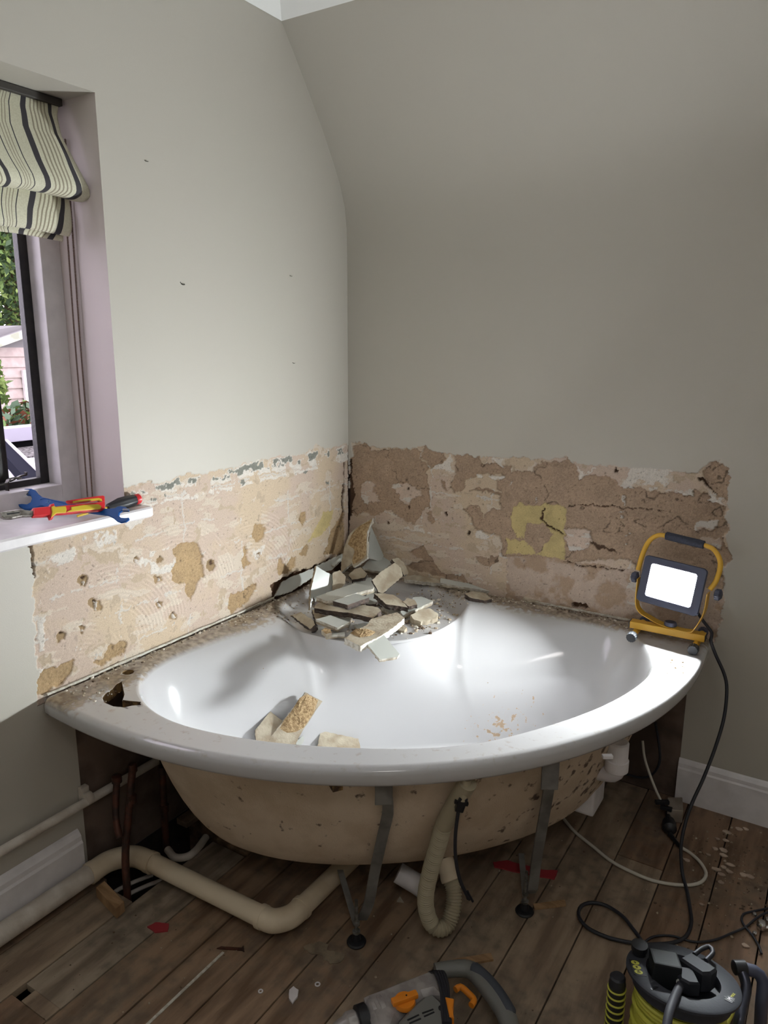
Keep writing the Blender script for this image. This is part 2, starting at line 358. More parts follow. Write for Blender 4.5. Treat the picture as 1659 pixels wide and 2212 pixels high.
def patch(name, tow, grid_u, z0, z1, layers, zone, side):
    """tow(u,z,d) -> world, d is how far the surface sits behind the paint. grid_u: (u0,u1). layers: list of (kind, polygon in (u,z))."""
    st = 0.0026
    nu = int((grid_u[1] - grid_u[0]) / st); nz = int((z1 - z0) / st)
    U, Z = np.meshgrid(np.linspace(grid_u[0], grid_u[1], nu), np.linspace(z0, z1, nz), indexing='ij')
    wu = U + (fbm(U, Z, 60, 1, 5) - .5) * 0.022 + (fbm(U, Z, 14, 5, 2) - .5) * 0.014
    wz = Z + (fbm(U, Z, 60, 2, 5) - .5) * 0.022 + (fbm(U, Z, 14, 6, 2) - .5) * 0.014
    d = np.zeros(U.shape); C = np.zeros(U.shape + (3,)); C[:] = A_PAINT
    inz = inpoly(wu, wz, zone)
    n1 = fbm(U, Z, 7, 11, 4); n2 = fbm(U, Z, 22, 12, 4); n3 = fbm(U, Z, 70, 13, 4); n4 = fbm(U, Z, 190, 14, 2)
    st1 = fbm(U * .35, Z, 40, 31, 4)      # horizontal smears
    def put(mk, col, dep, var=0.0):
        C[mk] = col; d[mk] = dep
        if var: C[mk] *= (1 + (n2[mk] - .5) * var)[:, None]
    put(inz, A_CREAM, 0.003)
    base = inz.copy()
    blend = np.clip((n1 - .42) * 5, 0, 1)[..., None]
    C[base] = (A_CREAM * (1 - blend) + A_PINK * blend)[base]
    # trowelled smears left where adhesive came away: slightly proud and paler
    sm = base & (st1 > .60) & (n1 > .42)
    C[sm] = (A_CREAM * .6 + A_WHITE * .4); d[sm] = 0.0018
    sm = base & (n2 < .34) & (st1 > .45)
    C[sm] = A_CREAM * 0.86; d[sm] = 0.0036
    # notched trowel combing
    if side == 'L':
        for (cu, cz, r0, r1, a0, a1) in ((-1.16, .64, .06, .30, .1, 1.7), (-.92, .70, .03, .26, .2, 1.9), (-.60, .64, .05, .30, .3, 1.8), (-1.27, .60, .05, .16, .2, 1.6)):
            R = np.hypot(U - cu, (Z - cz)); Aa = np.arctan2(Z - cz, U - cu)
            mk = base & (R > r0) & (R < r1) & (Aa > a0) & (Aa < a1) & (n1 > .36) & (n2 > .36)
            rip = np.sin(R * 2 * PI / 0.0125) * np.clip((n2 - .34) * 6, 0, 1)
            d[mk] -= (rip[mk] * .0006); C[mk] = C[mk] * (1 - .05 * np.clip(-rip[mk], 0, 1))[:, None] + (A_WHITE * .10 * np.clip(rip[mk], 0, 1)[:, None])
    # vertical and horizontal tile joints ghosted as pale lines
    for g in (0.10, 0.10):
        pass
    ghost = base & (((np.abs((wu * 1.0 / 0.25) % 1 - .5) < .012)) | (np.abs(((wz - .589) / 0.10) % 1 - .5) < .03)) & (n2 > .5)
    C[ghost] = A_WHITE * .9; d[ghost] = .002
    # ragged pale top strip with grey skim left in it
    for kind, P in layers:
        mk = inz & inpoly(wu, wz, P) if kind != 'out' else inpoly(wu, wz, P)
        if kind in ('sand', 'out'):
            grain = fbm(U, Z, 330, 41, 2); deep = .0085 + (n2 - .5) * .008 + (grain - .5) * .0025
            C[mk] = (A_SAND if side == 'L' else A_SAND2)[None, :] * (0.80 + .36 * n2[mk] + (grain[mk] - .5) * .55)[:, None]; d[mk] = deep[mk]
            C[mk] = C[mk] * (1 - .0) ; cr = mk & (np.abs(n1 - .5) < .006) & (n3 > .4); C[cr] *= .5; d[cr] += .003
        elif kind == 'thin':
            t = np.clip((n2 - .40) * 7, 0, 1)[..., None]; cc = A_SAND2 * (1 - t) + (A_PINK * .92) * t
            C[mk] = cc[mk] * (.92 + .16 * n3[mk])[:, None]; d[mk] = (.006 - .0035 * t[..., 0] + (n3 - .5) * .003)[mk]
        elif kind == 'yellow': put(mk, A_YEL, .0065, .5); d[mk] += (n2[mk] - .5) * .004
        elif kind == 'cream':
            put(mk, A_PINK if side == 'R' else A_CREAM, .003, .3)
            s2 = mk & (st1 > .55); C[s2] = A_WHITE * .9; d[s2] = .002
        elif kind == 'white':
            m2 = mk & (n2 + .3 * n3 > .62); C[m2] = A_WHITE * (.9 + .2 * n3[m2])[:, None]; d[m2] = .0012
        elif kind == 'grey':
            m2 = mk & (n2 + .35 * n3 > .70); C[m2] = A_GREY * (.7 + .5 * n3[m2])[:, None]; d[m2] = .002
        elif kind == 'hole': put(mk, A_HOLE, .024, .7); d[mk] += (n2[mk] - .5) * .012
        elif kind == 'crack': put(mk, A_HOLE * .8, .012, .4)
        elif kind == 'paint': put(mk, A_PAINT, 0.0)
        elif kind == 'plug':
            put(mk, (A_SAND if side == 'L' else A_SAND2) * .8, .007, .6)
    rag = inz & (n3 < .24) & (n2 < .45); C[rag] *= .8
    d += np.where(inz, (n4 - .5) * .0006 + (n2 - .5) * .0016, 0)
    d[0, :] = np.minimum(d[0, :], .03); 
    # tiny dark pits
    pit = inz & (fbm(U, Z, 260, 51, 1) > .90) & (n2 > .5); C[pit] *= .55; d[pit] += .002
    X, Y, ZZ = tow(U, Z, d)
    co = np.stack([X, Y, ZZ], -1).reshape(-1, 3).astype(np.float32)
    idx = np.arange(nu * nz).reshape(nu, nz)
    a = idx[:-1, :-1].ravel(); b = idx[1:, :-1].ravel(); c = idx[1:, 1:].ravel(); e = idx[:-1, 1:].ravel()
    quads = np.stack([a, b, c, e], -1).astype(np.int32)
    if side == 'L':
        uc = U[:-1, :-1].ravel(); zc = Z[:-1, :-1].ravel(); quads = quads[~((uc < WY1 - .0013) & (zc > WZ0 - .012))]
    me = bpy.data.meshes.new(name); me.vertices.add(len(co)); me.vertices.foreach_set('co', co.ravel())
    me.loops.add(quads.size); me.loops.foreach_set('vertex_index', quads.ravel())
    me.polygons.add(len(quads)); me.polygons.foreach_set('loop_start', np.arange(0, quads.size, 4, dtype=np.int32))
    me.update(calc_edges=True)
    at = me.color_attributes.new('stuffcol', 'FLOAT_COLOR', 'POINT')
    at.data.foreach_set('color', np.concatenate([np.clip(C, 0, 1).reshape(-1, 3), (np.abs(C - A_PAINT).sum(-1) < 1e-6).astype(float).reshape(-1, 1)], 1).astype(np.float32).ravel())
    me.materials.append(M_patch); me.polygons.foreach_set('use_smooth', np.ones(len(quads), bool))
    return me
M_patch = mat('stripped_wall_layers', grey(.5), rough=0.9, attr=True, scale=420, detail=2, bump=0.12, bscale=500)

def LW(pts): return [(lambda p: (p.y, p.z))(on(0, 0.0, x, y)) for x, y in pts]
def RW(pts): return [(lambda p: (p.x, p.z))(on(1, 0.0, x, y)) for x, y in pts]
def c6(pts): return [(740 + x / 4.1475, 950 + y / 4.1475) for x, y in pts]
def c7(pts): return [(1100 + x / 3.19, 980 + y / 3.19) for x, y in pts]
def ell(cx, cy, a, b, n=10): return [(cx + a * math.cos(2 * PI * i / n), cy + b * math.sin(2 * PI * i / n)) for i in range(n)]
zoneL = LW([(752, 958), (720, 966), (700, 968), (682, 958), (672, 972), (640, 984), (600, 985), (560, 998), (520, 1004), (470, 1014), (420, 1024), (370, 1034), (330, 1041), (265, 1052)]) + \
        [(-1.10, 1.20), (-1.10, 1.02)] + LW([(62, 1160), (76, 1290), (76, 1400), (84, 1455), (78, 1495)]) + [(-1.40, .50), (0.02, .50)]
LL = [('white', LW([(752, 962), (600, 990), (420, 1028), (265, 1056), (265, 1075), (420, 1052), (600, 1018), (752, 992)])),
      ('white', LW([(270, 1098), (420, 1066), (600, 1026), (752, 990), (752, 996), (600, 1034), (420, 1074), (270, 1106)])),
      ('grey', LW([(752, 966), (600, 992), (420, 1030), (270, 1056), (270, 1068), (420, 1046), (600, 1008), (752, 980)])),
      ('grey', LW(ell(342, 1075, 14, 9))), ('grey', LW(ell(523, 1042, 9, 7))), ('grey', LW(ell(662, 1020, 5, 3))), ('grey', LW(ell(675, 1054, 6, 5))),
      ('grey', LW(ell(608, 1117, 7, 5))), ('grey', LW(ell(708, 1044, 4, 4))),
      ('white', LW([(100, 1215), (190, 1160), (250, 1140), (300, 1110), (320, 1120), (260, 1165), (200, 1195), (110, 1235)])),
      ('white', LW([(85, 1290), (95, 1290), (100, 1455), (84, 1455)])),
      ('white', LW([(170, 1350), (185, 1345), (182, 1400), (165, 1410)])),
      ('white', LW([(548, 1190), (575, 1180), (572, 1225), (552, 1225)])),
      ('white', LW([(290, 1200), (370, 1180), (380, 1235), (310, 1245)])),
      ('sand', LW([(375, 1185), (395, 1175), (425, 1172), (440, 1200), (443, 1240), (427, 1262), (415, 1305), (405, 1290), (400, 1262), (372, 1255), (368, 1235), (380, 1215)])),
      ('sand', LW([(550, 1135), (570, 1128), (578, 1140), (570, 1165), (555, 1177), (547, 1160)])),
      ('sand', LW([(530, 1175), (538, 1185), (535, 1205), (543, 1218), (530, 1226), (520, 1210), (527, 1195)])),
      ('sand', LW([(600, 1238), (606, 1200), (620, 1222), (632, 1200), (645, 1202), (640, 1225), (625, 1238), (603, 1246)])),
      ('sand', LW([(497, 1285), (520, 1275), (557, 1262), (552, 1280), (540, 1300), (502, 1325), (495, 1310)])),
      ('sand', LW([(205, 1430), (230, 1420), (235, 1395), (275, 1382), (265, 1415), (240, 1425), (220, 1440)])),
      ('sand', LW([(78, 1468), (95, 1448), (158, 1426), (155, 1450), (135, 1480), (90, 1499), (76, 1495)])),
      ('sand', LW([(650, 1108), (662, 1104), (664, 1118), (655, 1135), (647, 1125)])),
      ('sand', LW([(650, 1195), (665, 1172), (670, 1185), (665, 1200), (655, 1202)])),
      ('yellow', LW([(700, 1108), (722, 1103), (718, 1130), (692, 1160), (668, 1168), (685, 1135)])),
      ('sand', LW([(745, 1200), (700, 1200), (715, 1150), (735, 1120), (745, 1100)])),
      ('hole', LW([(585, 1264), (625, 1243), (670, 1228), (700, 1216), (740, 1198), (750, 1235), (690, 1250), (640, 1290), (590, 1305)])),
      ('hole', LW([(62, 1165), (70, 1165), (74, 1200), (72, 1272), (64, 1272)])),
      ('crack', LW([(742, 1000), (747, 1000), (745, 1040), (748, 1060), (744, 1075), (747, 1110), (742, 1110), (740, 1065), (743, 1040)]))]
for (x, y, a, b) in ((180, 1255, 12, 11), (208, 1305, 14, 13), (306, 1262, 0, 0), (343, 1253, 10, 10), (345, 1308, 8, 11), (457, 1222, 9, 14), (375, 1335, 6, 9), (130, 1377, 7, 10), (178, 1360, 6, 9), (345, 1207, 6, 7), (293, 1208, 5, 8), (560, 1200, 3, 8)):
    if a: LL.append(('plug', LW(ell(x, y, a, b)))); LL.append(('crack', LW(ell(x + 1, y - b * .45, a * .32, b * .30, 7))))
    if a: LL.append(('white', LW([(x - 2, y - b * .3), (x + 3, y - b * .3), (x + 4, y + b * .8), (x - 1, y + b * .6)])))
meL = patch('stripped_plaster', lambda U, Z, D: (-D, U, Z), (GY, 0.0), GZ0, GZ1, LL, zoneL, 'L')
oL = link(bpy.data.objects.new('stripped_plaster', meL), wall_left); oL['label'] = 'cream stripped plaster with combed adhesive and sandy hollows'
zoneR = [(-.02, .5)] + RW([(754, 958), (780, 954), (800, 964), (870, 968), (900, 970), (916, 962), (935, 974), (975, 980), (1030, 984), (1100, 990), (1160, 992), (1222, 984), (1238, 1000), (1330, 1008), (1400, 1012), (1465, 1018), (1505, 1020), (1530, 1002), (1552, 996), (1572, 1010), (1577, 1030), (1571, 1075), (1569, 1120), (1582, 1140), (1570, 1165), (1583, 1195), (1583, 1213), (1560, 1230), (1566, 1290), (1556, 1345), (1550, 1380)]) + [(1.37, .5)]
RR = [('thin', RW(c7([(-20, 700), (400, 740), (900, 800), (1480, 900), (1460, 1340), (-30, 1340)]))),
      ('sand', RW(c6([(90, 60), (190, 25), (250, 70), (250, 110), (330, 85), (430, 75), (670, 90), (700, 130), (690, 170), (760, 240), (740, 310), (770, 420), (780, 520), (770, 580), (790, 620), (720, 610), (690, 690), (640, 750), (560, 740), (490, 690), (440, 640), (380, 630), (310, 680), (260, 690), (200, 640), (120, 680), (50, 650), (60, 200)]))),
      ('cream', RW(c6([(160, 420), (220, 370), (290, 400), (260, 470), (330, 560), (200, 570), (160, 500)]))),
      ('cream', RW(c6([(430, 410), (560, 395), (700, 450), (700, 500), (620, 520), (590, 590), (500, 550), (500, 480)]))),
      ('sand', RW(c6([(700, 170), (735, 50), (780, 90), (880, 105), (920, 160), (860, 240), (780, 260), (750, 210)]))),
      ('sand', RW(c6([(1000, 130), (1220, 140), (1260, 210), (1490, 230), (1490, 310), (1190, 310), (1170, 350), (1100, 360), (1080, 440), (1000, 480), (950, 430), (1000, 300)]))),
      ('sand', RW(c6([(1070, 630), (1160, 580), (1220, 610), (1240, 690), (1330, 620), (1410, 640), (1440, 560), (1420, 500), (1300, 480), (1110, 460), (1250, 455), (1450, 480), (1360, 440), (1380, 370), (1520, 360), (1530, 300), (1700, 270), (1700, 900), (1530, 880), (1400, 860), (1170, 800), (1140, 700)]))),
      ('sand', RW(c6([(590, 1010), (720, 940), (800, 1050), (870, 1190), (1080, 1220), (1100, 1280), (880, 1230), (600, 1170), (580, 1130), (720, 1090)]))),
      ('sand', RW(c6([(1190, 1050), (1240, 1045), (1310, 1080), (1380, 1040), (1370, 1110), (1300, 1150), (1210, 1090)]))),
      ('sand', RW(c6([(870, 380), (900, 390), (940, 470), (880, 430)]))), ('sand', RW(c6([(750, 660), (800, 640), (820, 740), (790, 760), (750, 710)]))),
      ('sand', RW(c7([(-60, 130), (160, 118), (170, 60), (400, 40), (405, 12), (470, 100), (480, 180), (560, 140), (680, 160), (780, 230), (900, 235), (1060, 270), (1250, 290), (1280, 262), (1370, 290), (1480, 380), (1500, 460), (1530, 530), (1470, 590), (1540, 690), (1540, 740), (1450, 790), (1480, 930), (900, 850), (850, 730), (400, 740), (-60, 700)]))),
      ('sand', RW(c7([(1340, 130), (1400, 60), (1500, 90), (1525, 150), (1500, 330), (1440, 300), (1340, 200)]))),
      ('white', RW(c7([(480, 85), (610, 90), (560, 135), (490, 185)]))), ('white', RW(c7([(850, 90), (1130, 115), (1100, 190), (1030, 260), (900, 230), (780, 215)]))),
      ('white', RW(c7([(1110, 260), (1260, 280), (1400, 290), (1490, 360), (1480, 385), (1400, 350), (1250, 300)]))),
      ('white', RW(c7([(-120, 30), (0, 40), (20, 120), (0, 230), (-20, 120)]))), ('white', RW(c6([(1080, 820), (1220, 815), (1340, 880), (1330, 910), (1160, 880)]))),
      ('white', RW(c6([(540, 790), (600, 760), (790, 780), (780, 850), (560, 810)]))), ('white', RW(c6([(700, 640), (760, 615), (800, 620), (740, 760), (700, 760)]))),
      ('white', RW(c6([(860, 230), (980, 130), (995, 290), (780, 270)]))), ('white', RW(c6([(1180, 320), (1500, 330), (1400, 370), (1120, 360)]))),
      ('yellow', RW(c7([(20, 380), (60, 350), (180, 370), (230, 350), (380, 372), (388, 450), (370, 740), (190, 705), (230, 640), (300, 560), (250, 490), (120, 490), (110, 560), (50, 590), (10, 520)]))),
      ('yellow', RW(c7([(-30, 590), (90, 600), (190, 700), (-30, 690)]))),
      ('crack', RW(c7([(225, 370), (235, 372), (218, 460), (370, 552), (366, 558), (212, 468), (205, 462)]))),
      ('crack', RW(c7([(400, 342), (620, 352), (860, 378), (1050, 398), (1050, 403), (860, 384), (620, 358), (400, 349)]))),
      ('crack', RW(c7([(370, 745), (480, 768), (800, 800), (800, 806), (480, 775), (370, 752)]))),
      ('crack', RW(c7([(570, 625), (640, 640), (720, 655), (745, 682), (700, 672), (600, 662), (575, 645)]))),
      ('crack', RW(c7([(1295, 170), (1310, 200), (1400, 260), (1445, 310), (1440, 300), (1380, 230), (1330, 185)]))),
      ('cream', RW(c7([(380, 520), (450, 520), (560, 540), (570, 620), (520, 680), (400, 670)]))),
      ('cream', RW(c7([(830, 830), (905, 830), (925, 1100), (840, 1060), (805, 980)]))),
      ('cream', RW(c7([(1290, 480), (1440, 470), (1400, 540), (1280, 530)]))), ('cream', RW(c7([(1310, 590), (1470, 600), (1460, 660), (1330, 630)]))),
      ('white', RW(c7([(750, 400), (785, 395), (770, 450), (750, 445)]))), ('white', RW(c7([(800, 560), (825, 555), (815, 640), (795, 630)]))),
      ('white', RW(c7([(780, 280), (800, 280), (795, 360), (780, 360)]))), ('white', RW(c7([(170, 310), (182, 310), (188, 390), (175, 380)]))),
      ('hole', RW(c7([(430, 1030), (530, 1040), (560, 1075), (440, 1060)]))),
      ('crack', RW(c6([(45, 180), (75, 190), (70, 380), (100, 500), (80, 640), (60, 780), (40, 780), (45, 600), (25, 500), (40, 420), (60, 300)]))),
      ('paint', RW(c6([(10, 20), (80, 25), (95, 150), (40, 190), (0, 160)])))]
for (x, y) in ((1060, 1210), (936, 1235), (1014, 1265)):
    RR.append(('plug', RW(ell(x, y, 6, 10))))
for (x, y) in ((962, 1108), (837, 1130), (881, 1057), (881, 1097), (1330, 1015), (1012, 1153)):
    RR.append(('crack', RW(ell(x, y, 2.2, 4.0, 8))))
meR = patch('stripped_plaster', lambda U, Z, D: (U, D, Z), (0.0, 1.46), GZ0, 1.16, RR, zoneR, 'R')
oR = link(bpy.data.objects.new('stripped_plaster', meR), wall_back); oR['label'] = 'brown and cream stripped plaster with a yellow square'

# ------------------------------------------------------------------ floor
M_wood = []
for i, (a, b) in enumerate(((srgb(150, 124, 100), srgb(108, 84, 64)), (srgb(158, 138, 116), srgb(120, 100, 82)), (srgb(136, 108, 86), srgb(96, 74, 56)), (srgb(156, 140, 122), srgb(114, 98, 82)))):
    m = mat('old_floorboard_%s' % 'abcd'[i], a, b, rough=0.75, scale=5, detail=9, lo=.4, hi=.62, bump=0.45, bscale=40, stretch=(5, .8, 5))
    dirty(m, lambda nt, x, y, z, n, l: math_node(nt, 'MULTIPLY', math_node(nt, 'SUBTRACT', math_node(nt, 'ADD', math_node(nt, 'MULTIPLY', n, .6), math_node(nt, 'MULTIPLY', l, .9)), .70), 5.0, clamp=True), srgb(134, 122, 106), srgb(96, 84, 72), scale=26, amount=.65)
    M_wood.append(m)
M_dark = mat('underfloor_dirt', srgb(40, 32, 26), srgb(28, 22, 18), rough=1, scale=20)
mb = MB(); mb.box((-.36, RY - .1, -.22), (RX + .1, .12, -.16)); mb.box((-.36, RY - .1, -.17), (-.0, .12, -.001)); mb.box((-.36, .003, -.17), (RX + .1, .12, .03)); mb.box((-.36, RY - .1, -.17), (-.045, .12, .03)); floor = structure(mb.build('floor', M_dark)); floor['label'] = 'old dark floorboards over a void'
k = 0
for i in range(-4, 23):
    x0 = .45 + .1325 * i; x1 = x0 + .1325
    if x1 < 0.01 or x0 > RX: continue
    x0 = max(x0, 0.004); x1 = min(x1, RX)
    gap = .0035 if i not in (0,) else .005
    spans = [(RY, 0.0)]
    if i in (-3,): spans = [(RY, -1.30), (-0.93, 0)]
    if i in (-4,): spans = [(RY, -1.28), (-0.98, 0)]
    if i in (-2,): spans = [(RY, -1.648), (-1.612, -1.0), (-.985, 0)]
    if i == 3: spans = [(RY, -1.9), (-1.897, 0)]
    if i == 6: spans = [(RY, -.395), (-.392, 0)]
    for (a, b) in spans:
        mb = MB(); rz = rnd.uniform(-.0015, 0)
        x0b = x0 + gap / 2; x1b = x1 - gap / 2
        mb.box((x0b, a, -.02 + rz), (x1b, b, rz), bev=.0018)
        o = mb.build('floorboard', M_wood[(i * 7 + k) % 4], floor); k += 1
mb = MB(); mb.box((.222, -1.6475, -.02), (.3155, -1.6125, 0), bev=.001); mb.build('floorboard', M_wood[1], floor)
for y in (-2.6, -2.2, -1.8, -1.4, -.9, -.45, -.05):
    mb = MB(); mb.box((0, y - .025, -.16), (RX, y + .025, -.022)); mb.build('joist', M_wood[2], floor)

# ------------------------------------------------------------------ bath
S2 = math.sqrt(2)
half = [(1.436, 0), (1.41, .18), (1.34, .394), (1.244, .569), (1.146, .675), (1.023, .735), (.878, .742), (.777, .704), (.698, .645), (.602, .541), (.557, .444), (.535, .365), (.55, .315), (.605, .262), (.675, .19), (.735, .1), (.76, 0)]
full = half + [(s, -t) for s, t in half[-2:0:-1]]
cp = smooth_path([Vector((s, t, 0)) for s, t in full], 0.004, True)
# resample evenly, keeping index 0 (front) and the back point on the axis
def resample(P, n):
    P = [Vector(p) for p in P]; L = [0]
    for i in range(len(P)): L.append(L[-1] + (P[(i + 1) % len(P)] - P[i]).length)
    out = []; j = 0
    for q in range(n):
        t = L[-1] * q / n
        while L[j + 1] < t: j += 1
        f = (t - L[j]) / (L[j + 1] - L[j] + 1e-12); out.append(P[j].lerp(P[(j + 1) % len(P)], f))
    return out
NB = 280
CT = resample(cp, NB); C0 = Vector((0.98, 0, 0))
# outer outline as polar table about C0
ol = []
G = 0.002
for i in range(600): f = i / 600; ol.append((G + (1.392 - G) * f, G))
for i in range(900):
    th = (PI / 2) * i / 900; r = 1.39 + .122 * max(0, math.sin(2 * th)) ** 1.3; ol.append((max(G, r * math.cos(th)), max(G, r * math.sin(th))))
for i in range(600): f = i / 600; ol.append((G, 1.385 - (1.385 - G) * f))
pol = sorted([(math.atan2(((u - v) / S2) - C0.y, ((u + v) / S2) - C0.x), math.hypot(((u - v) / S2) - C0.y, ((u + v) / S2) - C0.x)) for u, v in ol])
pa = np.array([p[0] for p in pol]); pr_ = np.array([p[1] for p in pol])
def outerR(th): return float(np.interp(th, pa, pr_, period=2 * PI))
def dish(s, t):
    d = math.sqrt(((s - .46) / (.37 if s > .46 else .30)) ** 2 + (t / .345) ** 2)
    f = min(1, max(0, (1.0 - d) / .16)); f = f * f * (3 - 2 * f); return .030 * f
HR = .589
rings = []; rmat = []
ang = [math.atan2(c.y - C0.y, c.x - C0.x) for c in CT]
def W(s, t, z): return Vector(((s + t) / S2, -(s - t) / S2, z))
BC = Vector((.975, 0, 0))
# the sweep angle, evened out so that the steep flanks of the seat do not pinch the bowl into creases
_u = np.unwrap(np.array(ang)); _lin = 2 * PI * np.arange(NB) / NB * np.sign(_u[-1] - _u[0]); _dv = _u - _lin
for _ in range(60): _dv = (np.roll(_dv, 3) + np.roll(_dv, -3) + np.roll(_dv, 1) + np.roll(_dv, -1) + _dv) / 5
ang2 = list(_dv + _lin)
def botpt(i, sc=1.0, off=0.0):
    a = ang2[i]; return BC + Vector((math.cos(a) * ((.285 if math.cos(a) > 0 else .215) * sc + off), math.sin(a) * (.555 * sc + off), 0))
lev = [(0, 0), (.012, -.0015), (.03, -.006), (.055, -.016), (.09, -.036), (.14, -.068), (.22, -.12), (.32, -.178), (.43, -.232), (.55, -.283), (.67, -.326), (.79, -.362), (.90, -.388), (1.0, -.403)]
MT = []
for i in range(NB):
    c_, s_ = math.cos(ang2[i]), math.sin(ang2[i])
    rs = ((abs(c_) / .25) ** 2.5 + (abs(s_) / .71) ** 2.5) ** (-1 / 2.5); f_ = min(1, max(0, (.25 - c_) / .7)); f_ = f_ * f_ * (3 - 2 * f_)
    MT.append(CT[i].lerp(C0 + Vector((c_ * rs, s_ * rs, 0)), f_))
for _ in range(10): MT = [(MT[i - 1] + MT[i] * 2 + MT[(i + 1) % NB]) / 4 for i in range(NB)]
def bowl(i, wgt, off=0.0):
    b = botpt(i); k_ = min(1, wgt * 2.4); k_ = k_ * (2 - k_); p = CT[i].lerp(MT[i], k_).lerp(b, wgt ** 1.15)
    if off: dd = (CT[i] - C0).normalized(); p = p + dd * off
    return p
# centre bottom -> out
for sc, z in ((.25, -.428), (.5, -.425), (.72, -.419), (.88, -.412)):
    rings.append([W(botpt(i, sc).x, botpt(i, sc).y, HR + z) for i in range(NB)])
for wg, z in reversed(lev):
    R_ = []
    for i in range(NB):
        p = bowl(i, wg); ed = dish(CT[i].x, CT[i].y); R_.append(W(p.x, p.y, HR + z - ed * (1 - wg) ** 1.0))
    rings.append(R_)
MR = 26
for j in range(1, MR + 1):
    f = j / MR; R_ = []
    for i in range(NB):
        o_ = C0 + Vector((math.cos(ang[i]), math.sin(ang[i]), 0)) * (outerR(ang[i]) - .02); p = CT[i].lerp(o_, f)
        R_.append(W(p.x, p.y, HR - dish(p.x, p.y)))
    rings.append(R_)
ntop = len(rings)
for (dr, z) in ((-.012, .5878), (-.0055, .585), (-.0015, .580), (0, .573), (0.0005, .565), (0, .553), (-.003, .547), (-.009, .544), (-.02, .544)):
    rings.append([W(C0.x + math.cos(ang[i]) * (outerR(ang[i]) + dr), C0.y + math.sin(ang[i]) * (outerR(ang[i]) + dr), z) for i in range(NB)])
nlip = len(rings)
rings.append([W(C0.x + math.cos(ang[i]) * (outerR(ang[i]) - .024), C0.y + math.sin(ang[i]) * (outerR(ang[i]) - .024), .562) for i in range(NB)])
for j in range(1, 14):       # the underside follows the seat recess, 12 mm below it
    R_ = []
    for i in range(NB):
        o_ = C0 + Vector((math.cos(ang[i]), math.sin(ang[i]), 0)) * (outerR(ang[i]) - .024); q_ = CT[i] + (CT[i] - C0).normalized() * .008; p = o_.lerp(q_, j / 13)
        R_.append(W(p.x, p.y, min(.562, HR - dish(p.x, p.y) - .012)))
    rings.append(R_)
for wg, z in [(a, HR + b - .014) for a, b in lev[5:]]:
    rings.append([(lambda p: W(p.x, p.y, z - dish(CT[i].x, CT[i].y) * (1 - wg)))(bowl(i, wg, .014 if z < .5 else .008)) for i in range(NB)])
for sc, z in ((.88, -.426), (.6, -.436), (.25, -.44)):
    rings.append([W(botpt(i, sc).x, botpt(i, sc).y, HR + z) for i in range(NB)])
V = [v for r in rings for v in r]; F = []; MI = []
for q in range(len(rings) - 1):
    for i in range(NB):
        F.append((q * NB + i, q * NB + (i + 1) % NB, (q + 1) * NB + (i + 1) % NB, (q + 1) * NB + i)); MI.append(0 if q < nlip else 1)
V.append(W(BC.x, 0, HR - .429)); V.append(W(BC.x, 0, HR - .441)); a = len(V) - 2
for i in range(NB):
    F.append((a, (i + 1) % NB, i)); MI.append(0); q = (len(rings) - 1) * NB; F.append((a + 1, q + i, q + (i + 1) % NB)); MI.append(1)
# soiling of the acrylic: a dusty film along the two walls, heavier on the left, fading towards the bowl
def rimdirt(nt, x, y, z, n, l):
    ny = math_node(nt, 'MULTIPLY', y, -1.0)
    dl = math_node(nt, 'SUBTRACT', 1.0, math_node(nt, 'DIVIDE', x, .16), clamp=True)
    dr = math_node(nt, 'SUBTRACT', 1.0, math_node(nt, 'DIVIDE', ny, .12), clamp=True)
    dm = math_node(nt, 'MAXIMUM', dl, dr)
    zz = math_node(nt, 'MULTIPLY', math_node(nt, 'SUBTRACT', z, .572), 90.0, clamp=True)
    s_ = math_node(nt, 'SUBTRACT', math_node(nt, 'ADD', math_node(nt, 'MULTIPLY', n, 1.2), math_node(nt, 'MULTIPLY', dm, 1.0)), .72)
    return math_node(nt, 'MULTIPLY', math_node(nt, 'MULTIPLY', s_, 4.0, clamp=True), zz)
dirty(M_acry, rimdirt, srgb(104, 90, 76), srgb(160, 148, 132), scale=55, amount=.95)
def splash(nt, x, y, z, n, l):
    v = nt.nodes.new('ShaderNodeVectorMath'); v.operation = 'DISTANCE'
    tc = nt.nodes.new('ShaderNodeTexCoord'); nt.links.new(tc.outputs['Object'], v.inputs[0]); v.inputs[1].default_value = (.86, -.36, .235)
    dd = math_node(nt, 'SUBTRACT', 1.0, math_node(nt, 'DIVIDE', v.outputs['Value'], .24), clamp=True)
    return math_node(nt, 'MULTIPLY', math_node(nt, 'SUBTRACT', math_node(nt, 'ADD', n, math_node(nt, 'MULTIPLY', dd, .36)), .80), 20.0, clamp=True)
dirty(M_acry, splash, srgb(190, 158, 116), srgb(170, 140, 104), scale=60, amount=.8)
def shellspots(nt, x, y, z, n, l):
    return math_node(nt, 'MULTIPLY', math_node(nt, 'SUBTRACT', math_node(nt, 'ADD', n, math_node(nt, 'MULTIPLY', math_node(nt, 'SUBTRACT', x, .95, clamp=True), .42)), .66), 14.0, clamp=True)
dirty(M_fibre, shellspots, srgb(92, 62, 48), srgb(70, 50, 44), scale=34, amount=.85)
BATHTUB = None
bath = thing('corner_bath', (.66, -.66, 0), 'large white corner bath with a dirty rim, its apron removed, on bare legs', 'bath')
me = bpy.data.meshes.new('bath_shell'); me.from_pydata([tuple(v) for v in V], [], F)
me.materials.append(M_acry); me.materials.append(M_fibre); me.materials.append(M_raw)
me.polygons.foreach_set('material_index', MI); me.polygons.foreach_set('use_smooth', [True] * len(F)); me.update()
